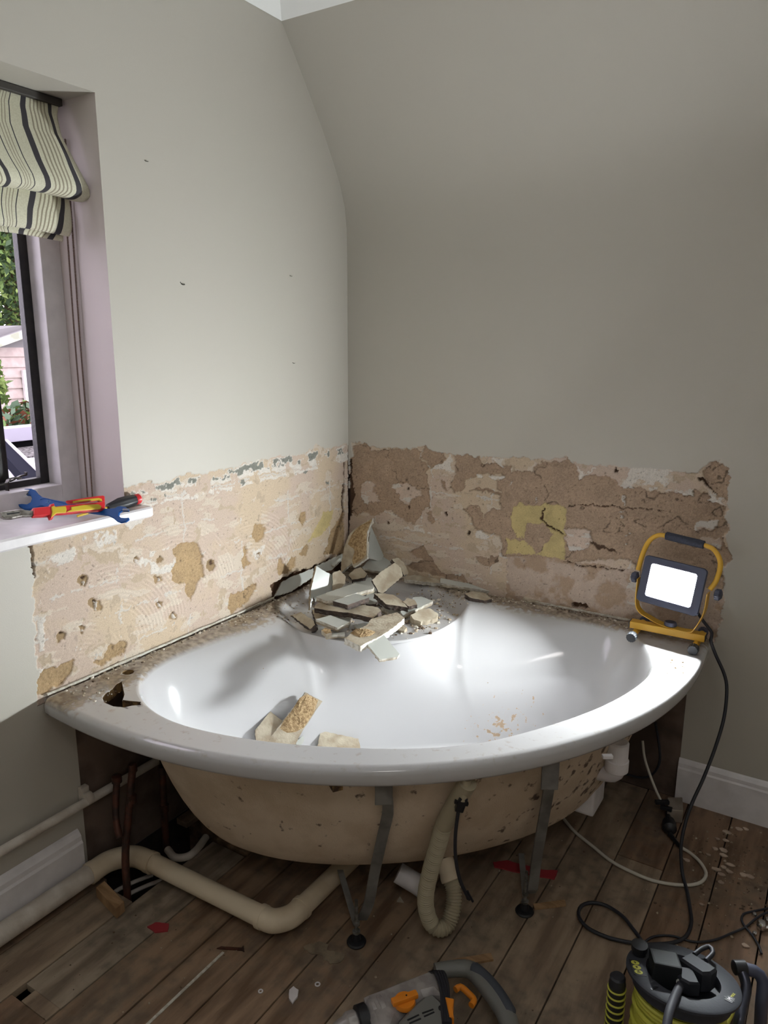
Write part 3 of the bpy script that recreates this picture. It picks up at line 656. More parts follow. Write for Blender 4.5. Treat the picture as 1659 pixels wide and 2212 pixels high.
bmx = bmesh.new(); bmx.from_mesh(me); bmesh.ops.recalc_face_normals(bmx, faces=bmx.faces); bmx.to_mesh(me); bmx.free()
tub = bpy.data.objects.new('bath_shell', me); COL.objects.link(tub)
def cutter(P, z0, z1):
    mb = MB(); mb.prism([Vector((p[0], p[1], z1)) for p in P], (0, 0, 1), z1 - z0); o = mb.build('cutter', [M_acry, M_fibre, M_raw]); o.data.polygons.foreach_set('material_index', [2] * len(o.data.polygons)); return o
hole = [on(2, HR, *q) for q in ((221, 1508), (228, 1498), (243, 1489), (252, 1478), (263, 1472), (267, 1490), (269, 1503), (264, 1514), (280, 1515), (302, 1517), (305, 1523), (285, 1524), (268, 1528), (245, 1526), (226, 1518))]
tap = [on(2, HR, 277, 1452)]; tapp = [tap[0] + Vector((math.cos(a) * .016, math.sin(a) * .016, 0)) for a in [2 * PI * i / 16 for i in range(16)]]
for P in (hole, tapp):
    c = cutter([(p.x, p.y) for p in P], HR - .034, HR + .05)
    md = tub.modifiers.new('cut', 'BOOLEAN'); md.operation = 'DIFFERENCE'; md.solver = 'EXACT'; md.object = c
    dg = bpy.context.evaluated_depsgraph_get(); me2 = bpy.data.meshes.new_from_object(tub.evaluated_get(dg)); tub.modifiers.clear(); old = tub.data; tub.data = me2
    bpy.data.objects.remove(c)
tub.data.name = 'bath_shell'; COL.objects.unlink(tub); link(tub, bath)
# broken shard bridging the hole
mb = MB(); sh = [on(2, HR + .003, *q) for q in ((263, 1473), (272, 1484), (300, 1508), (304, 1516), (281, 1514), (265, 1512), (269, 1500))]
mb.prism(sh, (0, 0, 1), .0035, 0, 1); mb.build('broken_shard', [M_acry, M_raw], bath)
bpy.context.view_layer.update()
def clear(P, gap):
    """keep a fitting just outside the shell it hangs in front of"""
    out = []
    for p in P:
        d = (p - CAM).normalized(); ok, loc, nn, _ = tub.ray_cast(CAM, d)
        if ok and loc.z < .542 and (loc - CAM).length < (p - CAM).length + gap: p = CAM + d * ((loc - CAM).length - gap)
        out.append(p)
    return out
# legs
def leg(top, mid, foot, rodtop, bar):
    dt = depth(on(2, .545, *top)) + .06; P = []
    fx = on(2, 0.0, *foot)
    df = depth(fx) + .02
    pts = [top] + mid; n = len(pts)
    for i, q in enumerate(pts): P.append(atd(q[0], q[1], dt + (df - dt) * (i / (n - 1)) ** .8))
    P = clear(P[1:-1], .014) + [P[-1]]; P = [P[0] + Vector((0, 0, .06)), P[0] + Vector((0, 0, .03))] + P
    P[-1].z = max(P[-1].z, .045)
    mb = MB(); mb.strap(smooth_path(P, .03), RT, .026, .008); o = mb.build('leg', M_legp, bath)
    mb = MB(); mb.lathe([(.008, .028), (.010, .030), (.010, .036), (.006, .036)], 10, 0, Matrix.Translation(fx)); cyl(mb, fx + Vector((0, 0, .012)), fx + Vector((0, 0, .125)), .0045, 10)
    cyl(mb, fx + Vector((0, 0, .055)), fx + Vector((0, 0, .062)), .009, 6)
    mb.build('threaded_rod', M_steel, o)
    mb = MB(); mb.lathe([(.024, 0.001), (.025, .004), (.022, .008), (.012, .010), (.009, .026), (.0085, .028)], 24, 0, Matrix.Translation(fx))
    for a in (0.4, 2.5, 4.6): mb.lathe([(.003, .006), (.003, .0095)], 8, 0, Matrix.Translation(fx + Vector((math.cos(a) * .017, math.sin(a) * .017, 0))))
    mb.build('foot', M_black, o)
    mb = MB(); e = P[-1] + Vector((0, 0, .0)); mb.strap([atd(bar[0], bar[1], depth(e) + .10), fx + Vector((0, 0, .05))], RT, .016, .006); mb.build('brace', M_legp, o)
leg((828, 1692), [(836, 1720), (838, 1755), (825, 1812), (808, 1890), (797, 1950), (782, 1992)], (770, 2036), (775, 1915), (735, 1880))
leg((1190, 1652), [(1186, 1700), (1174, 1770), (1160, 1850), (1150, 1920), (1140, 1955)], (1133, 1970), (1140, 1860), (1126, 1845))
# bracket plates at the top of the legs
for q in ((829, 1712), (1188, 1680)):
    mb = MB(); p = clear([atd(q[0], q[1], depth(on(2, .545, *q)) + .075)], .022)[0]; mb.box((-.02, -.004, -.03), (.02, .004, .05), bev=.002, M=frame(p, (0, 0, 1), RT)); mb.build('leg_bracket', M_legp, bath)
# waste hose: smooth spout, ribbed loop
dT = depth(on(2, .545, 985, 1700)) + .05; dB = depth(on(2, .02, 945, 2020))
hp = [(1010, 1690), (985, 1735), (960, 1780), (945, 1830), (930, 1880), (920, 1930), (921, 1965), (932, 1995), (950, 2006), (968, 1995), (979, 1960), (980, 1925), (972, 1898)]
HP = []
for i, q in enumerate(hp):
    f = min(1, i / 7); HP.append(atd(q[0], q[1], dT + (dB - dT) * f + (0.012 * max(0, i - 8)) + .035 * math.sin(PI * f)))
HP = [HP[0]] + clear(HP[1:5], .026) + HP[5:]
hs = smooth_path(HP, .0016); n3_ = int(len(hs) * .16)
mb = MB(); mb.tube(smooth_path(HP[:3], .02), .0215, 18); mb.build('overflow_pipe', M_hose, bath)
mb = MB(); rr = [.0195 + .0017 * math.sin(2 * PI * i * .0016 / .0068) for i in range(len(hs) - n3_)]
mb.tube(hs[n3_:], rr, 20); mb.build('ribbed_waste_hose', M_hose, bath)
mb = MB(); e = hs[-1]; dr = (hs[-1] - hs[-6]).normalized(); mb.lathe([(.022, -.006), (.0245, -.004), (.0245, .004), (.022, .016), (.026, .03), (.026, .05)], 20, 0, frame(e, dr)); mb.build('hose_collar', M_upvc, bath)
# waste trap stub
mb = MB(); a = on(2, .075, 860, 1885); b = on(2, .04, 922, 1922); mb.tube([a, a.lerp(b, .6), b, b + (b - a).normalized() * .008], [.027, .027, .029, .012], 20); mb.build('waste_outlet', M_white, bath)
# air hose nozzle and black clip
cl_ = [(1008, 1695), (1001, 1722), (990, 1752), (984, 1800), (984, 1850), (992, 1895), (1004, 1925), (1014, 1942)]
CL = [atd(q[0], q[1], dT - .01 + (.10) * (i / 7)) for i, q in enumerate(cl_)]
CL = clear(CL[:3], .034) + clear(CL[3:6], .018) + CL[6:]; CL[0] = CL[1] + Vector((.004, .004, .035))
mb = MB(); mb.tube(smooth_path(CL[2:], .01), .0042, 10); mb.tube(smooth_path([CL[-2] + RT * .006, CL[-1] + RT * .008 - UP * .006], .01), .0028, 8)
mb.tube([CL[-2], CL[-1] - RT * .004], .0028, 8); mb.build('sensor_cable', M_rubber, bath)
mb = MB(); mb.box((-.010, -.008, -.02), (.010, .008, .02), bev=.003, M=frame(CL[1].lerp(CL[2], .45), CL[1] - CL[2], RT)); mb.box((-.016, -.004, -.004), (.016, .004, .004), bev=.001, M=frame(CL[1].lerp(CL[2], .4), CL[1] - CL[2], RT)); mb.build('cable_clip', M_black, bath)
mb = MB(); cyl(mb, CL[0] + UP * .01, CL[1].lerp(CL[2], .2), .0125, 14, r2=.0095); mb.build('nozzle', M_hose, bath)
# pump at the far right below the rim
p = on(2, .40, 1333, 1640)
mb = MB(); mb.lathe([(.024, -.035), (.031, -.03), (.031, .0), (.028, .002), (.028, .05), (.024, .054)], 22, 0, Matrix.Translation(p)); mb.build('whirlpool_fitting', M_white, bath)
mb = MB(); a = p + Vector((-.01, .0, -.045)); mb.tube(smooth_path([p + Vector((0, 0, -.03)), a, a + Vector((-.05, .02, -.02))], .01), .024, 16); mb.build('fitting_elbow', M_white, bath)
mb = MB(); q = on(2, .535, 1312, 1634); mb.box((-.012, -.006, -.004), (.012, .006, .004), bev=.001, M=Matrix.Translation(q) @ Matrix.Rotation(.6, 4, 'Z')); mb.build('rim_clip', M_white, bath)
# electrics box
mb = MB(); p = on(2, .28, 1285, 1690); mb.box((p.x - .11, p.y + .01, .16), (p.x + .0, p.y + .12, .34), bev=.008); mb.build('pump_box', M_white, bath)
mb = MB(); p = on(2, .545, 722, 1702); mb.box((-.02, -.012, -.02), (.02, .012, 0), bev=.001, M=Matrix.Translation(p + Vector((-.02, .03, 0))) @ Matrix.Rotation(-.6, 4, 'Z')); mb.build('wood_packer', M_raw, bath)

# white strips where tiles met the rim
for (a, b, c) in ((on(0, 0, 100, 1500), on(0, 0, 590, 1288), (.007, .0)), (on(1, 0, 1150, 1296), on(1, 0, 1372, 1342), (0, -.007))):
    mb = MB(); P0 = Vector((a.x, a.y, HR)); P1 = Vector((b.x, b.y, HR)); o_ = Vector((c[0], c[1], 0)); pts = []
    N_ = 24; V = []; F = []
    for i in range(N_ + 1):
        p = P0.lerp(P1, i / N_); hgt = .006 + rnd.uniform(-.0015, .002) * (1 if rnd.random() < .5 else 0)
        q = o_ * (.7 + .4 * rnd.random()); V += [p + o_ * .1, p + q, p + q + Vector((0, 0, hgt)), p + o_ * .1 + Vector((0, 0, hgt))]
    for i in range(N_):
        for j in range(4): F.append((i * 4 + j, i * 4 + (j + 1) % 4, i * 4 + 4 + (j + 1) % 4, i * 4 + 4 + j))
    F += [(3, 2, 1, 0), tuple(N_ * 4 + j for j in range(4))]
    mb.add(V, F); o = mb.build('sealant_strip', M_edgew); tag(o, 'thin white strip of old sealant along the rim at the %s wall' % ('left' if c[0] else 'back'), 'sealant', 'sealant strips')

# ------------------------------------------------------------------ broken tiles
def cA(P): return [(560 + x / 4.1475, 1100 + y / 4.1475) for x, y in P]
def cB(P): return [(560 + x / 2.9625, 1100 + y / 2.9625) for x, y in P]
def cC(P): return [(540 + x / 6.381, 1470 + y / 6.381) for x, y in P]
def jagged(P, n, amp, step, r):
    out = []; k = len(P)
    for i in range(k):
        a, b = P[i], P[(i + 1) % k]; L = (b - a).length; m = max(1, int(L / step)); t = (b - a).normalized(); s = n.cross(t)
        for j in range(m):
            q = a.lerp(b, j / m); out.append(q + s * (r.uniform(-amp, amp) if j else 0))
    return out
def chip(label, px, z, n, th, top='glaze', side='white', amp=.0016, group='broken tiles heaped in the bath corner', sandpatch=None, c0=None, name='broken_tile', sandmat=None, cat='tile', p0=None):
    n = Vector(n).normalized(); th *= 1.3; r = random.Random(int(px[0][0] * 13 + px[0][1] * 7))
    cx = sum(p[0] for p in px) / len(px); cy = sum(p[1] for p in px) / len(px)
    if p0 is None: p0 = on(2, z, cx, cy) if c0 is None else (on(2, z, *c0))
    P = [onpl(p0, n, x, y) for x, y in px]
    c = sum(P, Vector()) / len(P)
    if sum(((P[i] - c).cross(P[(i + 1) % len(P)] - c)).dot(n) for i in range(len(P))) < 0: P.reverse()
    J = jagged(P, n, amp, .007, r)
    # two layers: ceramic and adhesive
    ta = th * .58; tb = th - ta
    topm = {'glaze': M_glaze, 'cream': M_cream, 'sand': M_sand}[top]
    sm = {'white': M_edgew, 'brown': M_bisc, 'cream': M_cream}[side]
    k = len(J)
    def ring(off, am): return [p - n * off + Vector((r.uniform(-am, am), r.uniform(-am, am), r.uniform(-am, am) * .4)) for p in J]
    r0 = J; r1 = ring(ta, .0007); r2 = ring(ta, .0016); r3 = ring(th, .002)
    def lay(a, b, m0, ms):
        mb = MB(); V = a + b; mb.add(V, [tuple(range(k))] + [tuple(2 * k - 1 - i for i in range(k))], 0)
        o = 0; mb.F += [((j + 1) % k, j, k + j, k + (j + 1) % k) for j in range(k)]; mb.M += [1] * k; mb.S += [False] * k
        return mb
    if top == 'glaze':
        o = lay(r0, r1, 0, 1).build(name, [topm, sm]); lay(r2, r3, 0, 1).build('adhesive_layer', [M_cream, M_cream if side != 'brown' else M_bisc], o)
    else:
        o = lay(r2, r3, 0, 1).build(name, [M_glaze, sm]); lay(r0, r1, 0, 1).build('adhesive_layer', [topm, M_cream if side == 'cream' else sm], o)
    if sandpatch:
        SP = [onpl(p0, n, x, y) for x, y in sandpatch]; cc = sum(SP, Vector()) / len(SP)
        V = [cc + n * .006]; NN = 26; rings_ = 3
        loop = resample(SP, NN)
        for q in range(1, rings_ + 1):
            for p in loop: V.append(cc.lerp(p, q / rings_) + n * ((.0045, .004, 0.0002)[q - 1] + r.uniform(-.0014, .0014) * (q < 3)))
        F = [(0, 1 + i, 1 + (i + 1) % NN) for i in range(NN)]
        for q in range(rings_ - 1):
            for i in range(NN): F.append((1 + q * NN + i, 1 + (q + 1) * NN + i, 1 + (q + 1) * NN + (i + 1) % NN, 1 + q * NN + (i + 1) % NN))
        mb = MB(); mb.add(V, F); so = mb.build('render_crust', sandmat or M_sand, o)
    tag(o, label, cat, group); return o
UPN = (0, 0, 1)
camd = -FW
def nrm(c=0, rgt=0, up=0): return (Vector((camd.x, camd.y, 0)).normalized() * c + RT * rgt + Vector((0, 0, up)))
# back of the heap first
chip('dark grey tile wedged at the back of the heap under the leaning pair', cA([(920, 520), (1000, 440), (1150, 425), (1210, 470), (1090, 560), (1000, 545)]), .635, nrm(.5, .1, .8), .010)
chip('grey tile lying deep in the heap behind the cream lump', cA([(840, 650), (1000, 610), (1050, 700), (1020, 760), (880, 690)]), .60, nrm(.1, 0, 1), .010)
chip('grey tile buried behind the small front left tile', cA([(560, 930), (700, 900), (830, 960), (800, 1030), (640, 960)]), .580, nrm(.05, 0, 1), .012)
chip('brown sided tile base showing under the left end of the cream sided piece', cA([(470, 900), (600, 900), (640, 960), (500, 985)]), .575, UPN, .012, top='cream', side='brown')
chip('grey tile filling the gap right of the flat pair', cA([(960, 760), (1060, 700), (1110, 760), (1040, 850), (960, 850)]), .590, nrm(.1, .1, 1), .012, side='brown')
chip('dim grey tile half buried under the grey tile at the right', cA([(1090, 880), (1240, 860), (1300, 920), (1200, 950)]), .575, UPN, .012)
chip('grey offcut at the foot of the pale wedge', cA([(480, 760), (620, 700), (660, 740), (500, 830)]), .600, nrm(.2, .2, 1), .010, side='brown')
chip('grey tile fragment flat on the corner behind the long cream slab', cA([(850, 1040), (980, 1010), (1020, 1060), (900, 1090)]), .572, UPN, .010)
chip('long grey tile strip leaning on the left wall nearest the corner', cA([(510, 510), (745, 398), (748, 455), (650, 545), (560, 570)]), .640, nrm(.75, .5, .45), .010, side='cream')
chip('narrow grey splinter on the strip in the corner', cA([(650, 500), (715, 440), (735, 445), (672, 512)]), .655, nrm(.6, .3, .6), .006)
chip('pale tile with a slanted end still leaning in the wall recess', cA([(205, 650), (300, 600), (485, 528), (492, 600), (285, 738), (140, 780)]), .622, nrm(.6, .55, .55), .010, side='white')
chip('upright pale tile wedge standing on edge left in the heap', cA([(512, 508), (665, 600), (652, 735), (488, 785), (455, 905), (468, 700)]), .640, nrm(.75, .55, .3), .010, side='cream', c0=(695, 1262))
chip('cream backed tile scrap upright behind the pale wedge', cA([(660, 570), (720, 545), (772, 600), (768, 665), (735, 705), (655, 725)]), .65, nrm(.8, .1, .5), .008, top='cream', side='cream')
chip('large leaning tile with sandy yellow back at the top of the heap', cA([(1018, 78), (1000, 130), (968, 210), (965, 440), (845, 520), (828, 482), (730, 575), (735, 470), (752, 400), (765, 330), (805, 230), (870, 165), (950, 115)]), .70, nrm(.75, -.45, .5), .010, top='cream', side='white', sandpatch=cA([(1010, 90), (990, 140), (962, 215), (958, 420), (845, 500), (830, 465), (860, 360), (790, 320), (830, 220), (900, 150)]), sandmat=M_sand, c0=(775, 1190))
chip('grey glazed tile leaning back to back with the big sandy one', cA([(1005, 140), (1045, 160), (1072, 220), (1076, 290), (1118, 405), (1100, 450), (1062, 462), (968, 435), (985, 260)]), .70, nrm(.7, .45, .4), .010, side='white', c0=(806, 1180))
chip('cream lump of tile backing under the leaning tile', cA([(800, 590), (850, 540), (905, 520), (968, 575), (945, 612), (830, 632)]), .63, nrm(.5, 0, .8), .016, top='cream', side='brown')
chip('rough edged tile block behind the oval cream piece', cA([(1190, 450), (1245, 435), (1300, 480), (1338, 575), (1300, 595), (1255, 520)]), .66, nrm(.6, .4, .5), .014, top='cream', side='brown')
chip('cream backed tile with an oval of adhesive tilted up at the right', cA([(1010, 635), (1090, 560), (1215, 480), (1270, 525), (1285, 600), (1220, 660), (1110, 752), (1065, 740), (1035, 680)]), .645, nrm(.75, .15, .55), .013, top='cream', side='brown')
chip('cream sided tile piece under the flat grey pair', cA([(505, 855), (540, 838), (800, 905), (930, 855), (1060, 878), (1092, 905), (1025, 978), (830, 932), (600, 905), (492, 885)]), .612, nrm(.12, 0, 1), .014, top='cream', side='brown')
chip('long grey glazed tile flat across the heap', cA([(510, 785), (640, 735), (860, 662), (1030, 692), (1018, 712), (870, 750), (660, 818), (600, 822)]), .638, nrm(.1, -.03, 1), .013, side='white')
chip('short grey glazed tile on top of the flat pair, dark front edge', cA([(660, 822), (865, 755), (985, 790), (792, 858)]), .646, nrm(.1, 0, 1), .013, side='brown', amp=.0008)
chip('small grey glazed tile at the left of the heap front', cA([(505, 985), (640, 950), (806, 1012), (700, 1062)]), .600, nrm(.15, 0, 1), .012, amp=.0008)
chip('dark cut tile end with layered edge overhanging the left rim', cA([(290, 950), (375, 920), (490, 1000), (500, 1035), (455, 1075), (380, 1020)]), .592, nrm(.45, -.3, .7), .020, top='cream', side='brown')
chip('little white edged tile piece at the very front left', cA([(585, 1108), (670, 1110), (765, 1100), (768, 1120), (590, 1130)]), .578, nrm(.3, 0, 1), .012, side='white')
chip('small sandy crumb of render on the front left tile', cA([(555, 1085), (590, 1060), (640, 1075), (650, 1105), (600, 1118)]), .590, nrm(.4, 0, 1), .014, top='sand', side='cream')
chip('cream tile slab with a dark side right of the flat pair', cA([(1030, 755), (1100, 752), (1210, 768), (1295, 830), (1332, 882), (1230, 865), (1135, 850), (1080, 800)]), .615, nrm(.2, .05, 1), .015, top='cream', side='brown')
chip('grey glazed tile slab sloping at the right edge of the heap', cA([(1265, 915), (1330, 880), (1380, 790), (1450, 780), (1558, 822), (1420, 890), (1290, 950)]), .592, nrm(.15, .1, 1), .012, side='white')
chip('scrap of papery adhesive on the right hand grey slab', cA([(1285, 830), (1330, 795), (1390, 810), (1415, 855), (1340, 870)]), .612, nrm(.3, 0, 1), .012, top='cream', side='brown')
chip('layered reddish cream rubble lump at the far right of the heap', cA([(1355, 945), (1440, 900), (1520, 885), (1605, 940), (1590, 975), (1450, 1010), (1390, 990)]), .588, nrm(.4, .1, 1), .024, top='cream', side='cream', amp=.003)
chip('small cream chip in front of the layered lump', cA([(1225, 1050), (1275, 1030), (1325, 1060), (1300, 1090), (1250, 1085)]), .572, nrm(.3, 0, 1), .010, top='cream', side='cream')
chip('long cream slab with a sandy granular patch at the front of the heap', cA([(765, 1155), (830, 1110), (905, 1065), (960, 1040), (1000, 985), (1100, 955), (1235, 922), (1302, 972), (1200, 1065), (1080, 1140), (905, 1225)]), .607, nrm(.1, 0, 1), .016, top='cream', side='white', sandpatch=cA([(815, 1110), (870, 1070), (960, 1070), (1045, 1100), (1000, 1135), (900, 1150)]))
chip('grey glazed tile hanging over the bowl edge below the heap', cA([(965, 1205), (1115, 1125), (1258, 1298), (1240, 1320), (1078, 1345)]), .580, nrm(.28, .1, 1), .008, amp=.0006)
chip('sliver of tile edge lying against the back wall, left of the pair', cB([(925, 428), (1000, 420), (1150, 446), (1160, 476), (930, 448)]), .606, nrm(.3, 0, 1), .012, top='cream', side='white', group='tile slivers along the back wall')
chip('longer sliver of tile edge lying against the back wall', cB([(1160, 440), (1300, 468), (1460, 500), (1570, 528), (1560, 538), (1350, 505), (1160, 472)]), .606, nrm(.3, 0, 1), .012, top='glaze', side='white', group='tile slivers along the back wall')
chip('loose layered tile chip on the rim in front of the back wall', cB([(1315, 540), (1370, 525), (1440, 535), (1490, 575), (1440, 585), (1350, 565)]), .606, nrm(.2, 0, 1), .014, top='cream', side='brown', group='loose chips on the rim')
chip('pink brown plaster flake right of the layered chip', cB([(1640, 512), (1690, 505), (1750, 535), (1730, 555), (1660, 545)]), .602, nrm(.5, 0, 1), .012, top='cream', side='brown', group='loose chips on the rim', amp=.003)
chip('flat plaster flake on the rim below the pink brown one', cB([(1690, 565), (1740, 550), (1810, 575), (1800, 595), (1720, 590)]), .598, nrm(.2, 0, 1), .009, top='cream', side='cream', group='loose chips on the rim', amp=.003)

bpy.context.view_layer.update()
# pieces in the bottom of the bowl
def chipb(label, px, z, n, th, lift=.0, **k): 
    if 'sandpatch' in k: k['sandpatch'] = cC(k['sandpatch'])
    P_ = cC(px); cx = sum(p[0] for p in P_) / len(P_); cy = sum(p[1] for p in P_) / len(P_)
    ok, loc, nn, _ = tub.ray_cast(CAM, ray(cx, cy).normalized())
    n = (nn * .75 + Vector(n).normalized() * .9).normalized()
    return chip(label, P_, z, n, th, group='broken tiles in the bottom of the bowl', p0=loc + n * (th * 1.3 + .008 + lift), **k)
chipb('tile half with purple grey cut edge in the bowl, left of the sandy one', [(70, 680), (285, 425), (455, 565), (400, 660), (230, 860), (80, 850)], .222, nrm(.35, -.05, .9), .014, top='cream', side='brown', amp=.001)
chipb('tile with a thick sandy back standing out in the bowl', [(200, 900), (290, 770), (420, 610), (520, 480), (770, 165), (1000, 285), (880, 460), (700, 740), (620, 890), (440, 930)], .236, nrm(.8, .1, .6), .014, lift=.022, top='cream', side='white', amp=.001,
      sandpatch=[(410, 660), (470, 540), (560, 440), (690, 230), (790, 190), (940, 270), (880, 440), (740, 650), (620, 715), (500, 720)])
chipb('cream slab half hidden by the near rim, right in the bowl', [(975, 695), (1180, 735), (1310, 765), (1495, 800), (1525, 960), (1300, 990), (930, 930)], .205, nrm(.3, 0, .95), .016, top='cream', side='white')
chipb('small grey chip beside the sandy tile in the bowl', [(640, 830), (740, 760), (745, 820), (700, 900), (640, 900)], .205, nrm(.3, 0, 1), .012, side='white')

# ------------------------------------------------------------------ crumbs (nobody could count them)
def crumbs(name, label, spots, mats, parent=None):
    """spots: list of (point, size)"""
    V = []; F = []; MI_ = []
    for p, s in spots:
        o = len(V); a0 = rnd.uniform(0, 6.28); n = rnd.choice((4, 5)); h = s * rnd.uniform(.25, .7); mi = rnd.randrange(len(mats))
        for i in range(n):
            a = a0 + 2 * PI * i / n; q = s * rnd.uniform(.5, 1.1); V.append(p + Vector((math.cos(a) * q, math.sin(a) * q, 0)))
        for i in range(n):
            a = a0 + 2 * PI * i / n; q = s * rnd.uniform(.2, .8); V.append(p + Vector((math.cos(a) * q, math.sin(a) * q, h * rnd.uniform(.6, 1.1))))
        F.append(tuple(o + n + i for i in range(n))); MI_.append(mi)
        for i in range(n): F.append((o + i, o + (i + 1) % n, o + n + (i + 1) % n, o + n + i)); MI_.append(mi)
    ob = meshob(name, V, F, mats, parent, mi=MI_); tag(ob, label, 'rubble', kind='stuff'); return ob
def scatter(n, f, s0, s1, pw=2.5):
    out = []
    while len(out) < n:
        p = f()
        if p is not None: out.append((p, s0 + (s1 - s0) * rnd.random() ** pw))
    return out
def bathz(x, y):
    s = (x - y) / S2; t = (x + y) / S2; return HR - dish(s, t)
def inbowl(x, y, pad=0):
    s = (x - y) / S2; t = (x + y) / S2; a = math.atan2(t, s - C0.x); r = math.hypot(t, s - C0.x)
    i = min(range(0, NB, 2), key=lambda q: abs(math.atan2(math.sin(ang[q] - a), math.cos(ang[q] - a)))); return r < (CT[i] - C0).length + pad
def f_left():
    y = rnd.uniform(-1.33, -.12); x = .012 + rnd.random() ** 1.6 * .16
    if inbowl(x, y, .006) : return None
    if -1.26 < y < -1.05 and x > .05: return None
    return Vector((x, y, bathz(x, y)))
def f_right():
    x = rnd.uniform(.35, 1.16); y = -.012 - rnd.random() ** 1.5 * .13
    if inbowl(x, y, .006): return None
    return Vector((x, y, bathz(x, y)))
def f_seat():
    x = rnd.gauss(.45, .09); y = rnd.gauss(-.33, .10)
    if not (.05 < x < .62 and -.62 < y < -.05) or inbowl(x, y, .01): return None
    return Vector((x, y, bathz(x, y)))
M_dust2 = mat('dark_crumb', srgb(98, 82, 68), rough=1); M_dust3 = mat('white_crumb', srgb(214, 208, 196), rough=1)
crumbs('plaster_crumbs', 'fine plaster crumbs and dust along the left rim of the bath', scatter(900, f_left, .0008, .0065), [M_dust, M_dust2, M_dust, M_dust3])
crumbs('plaster_crumbs', 'fine plaster crumbs and dust along the back rim of the bath', scatter(800, f_right, .0008, .0065), [M_dust, M_dust2, M_dust, M_dust3])
crumbs('plaster_crumbs', 'crumbs around and under the heap of broken tiles', scatter(520, f_seat, .0014, .011), [M_dust, M_dust2, M_dust, M_dust3])
pr0 = on(2, HR, 1470, 1440)
def f_lampspot():
    p = Vector((rnd.gauss(pr0.x, .022), rnd.gauss(pr0.y, .035), HR)); return None if inbowl(p.x, p.y, .01) or p.x > 1.37 or p.y > -.03 else p
crumbs('plaster_crumbs', 'yellowish crumbs on the bright rim below the work light', scatter(70, f_lampspot, .001, .007), [M_dust, M_sand])

def f_bowl():
    cx, cy, sx, sy = rnd.choice(((.86, -.37, .07, .05), (.86, -.37, .05, .04), (.80, -.60, .2, .2), (.45, -.80, .12, .08)))
    ok, loc, nn, _ = tub.ray_cast(Vector((rnd.gauss(cx, sx), rnd.gauss(cy, sy), 1)), Vector((0, 0, -1)))
    return loc if ok and loc.z < .5 else None
crumbs('plaster_crumbs', 'small tan crumbs scattered over the bottom of the bowl', scatter(150, f_bowl, .001, .005), [M_cream, M_sand, M_dust])
# ------------------------------------------------------------------ floor rubble
def f_floor():
    x = rnd.uniform(.1, 1.75); y = rnd.uniform(-1.75, -.1); return Vector((x, y, .0005))
def f_floor_r():
    x = rnd.gauss(1.58, .10); y = rnd.gauss(-.30, .16); return Vector((x, y, .0005)) if y < -.03 and x < 1.95 else None
crumbs('floor_crumbs', 'dust, swarf and crumbs spread over the floorboards', scatter(900, f_floor, .0008, .0045, 3), [M_dust, M_dust2])
crumbs('floor_crumbs', 'denser crumbs on the floorboards by the back skirting', scatter(420, f_floor_r, .001, .006, 2.5), [M_dust, M_dust2])
fl = [(1570, 1797, 9), (1596, 1790, 8), (1610, 1790, 6), (1567, 1815, 7), (1550, 1812, 5), (1545, 1833, 7), (1562, 1836, 9), (1563, 1847, 8), (1530, 1846, 5), (1578, 1868, 8), (1563, 1873, 7), (1548, 1878, 9), (1575, 1882, 7), (1557, 1888, 8), (1605, 1889, 8), (1621, 1893, 8), (1558, 1906, 6), (1483, 1858, 7), (1515, 1953, 4), (1609, 2042, 7)]
for i, (x, y, s) in enumerate(fl):
    p = on(2, .003, x, y); r = s * .00125; P = []
    for j in range(7):
        a = 2 * PI * j / 7; q = r * rnd.uniform(.7, 1.15); P.append(p + Vector((math.cos(a) * q * 1.2, math.sin(a) * q * .8, .001)))
    mb = MB(); mb.prism(P, (rnd.uniform(-.1, .1), rnd.uniform(-.1, .1), 1), .003); o = mb.build('plaster_flake', mat('pinkish_flake', srgb(190, 170, 152), srgb(160, 140, 124), scale=20, rough=.9))
    tag(o, 'thin pinkish plaster flake on the boards near the back skirting', 'flake', 'plaster flakes by the back skirting')
# named floor litter
def litter(name, label, cat, px, z, th, m, amp=.001):
    P = [on(2, z + th, x, y) for x, y in px]; mb = MB(); mb.prism(jagged(P, Vector((0, 0, 1)), amp, .008, rnd), (0, 0, 1), th); return tag(mb.build(name, m), label, cat)
M_ltimber = mat('pale_offcut_timber', srgb(168, 134, 98), srgb(140, 108, 76), rough=.8, scale=12, stretch=(1, 6, 1), bump=.2)
litter('timber_offcut', 'short pale timber lath beside the right bath foot', 'offcut', [(1152, 1952), (1220, 1943), (1223, 1954), (1155, 1962)], 0, .006, M_ltimber, .0003)
litter('timber_offcut', 'longer pale timber lath behind the drill', 'offcut', [(975, 2072), (1060, 2058), (1066, 2072), (985, 2086)], 0, .006, M_ltimber, .0003)
litter('packing_shim', 'red plastic shim on the boards left of the bath', 'shim', [(318, 2001), (336, 1992), (365, 1995), (362, 2010), (335, 2013)], 0, .004, mat('faded_red_plastic', srgb(150, 46, 52), rough=.6))
litter('packing_shim', 'long dull red strip under the right side of the bath', 'shim', [(1065, 1862), (1095, 1858), (1170, 1878), (1205, 1880), (1198, 1898), (1150, 1890), (1068, 1872)], 0, .004, mat('faded_red_plastic', srgb(150, 46, 52)))
litter('tile_shard', 'white pointed tile shard on the boards left of the drill', 'shard', [(625, 2138), (634, 2130), (645, 2138), (643, 2152), (632, 2166), (624, 2156)], 0, .005, M_white)
litter('cement_skim', 'thin patch of dried cement skim left of the front bath foot', 'residue', [(655, 2045), (690, 2033), (710, 2040), (706, 2052), (745, 2062), (735, 2078), (712, 2082), (690, 2062), (668, 2058)], -.0015, .002, mat('cement_grey', srgb(138, 124, 104), srgb(112, 98, 82), rough=1, scale=30), .003)
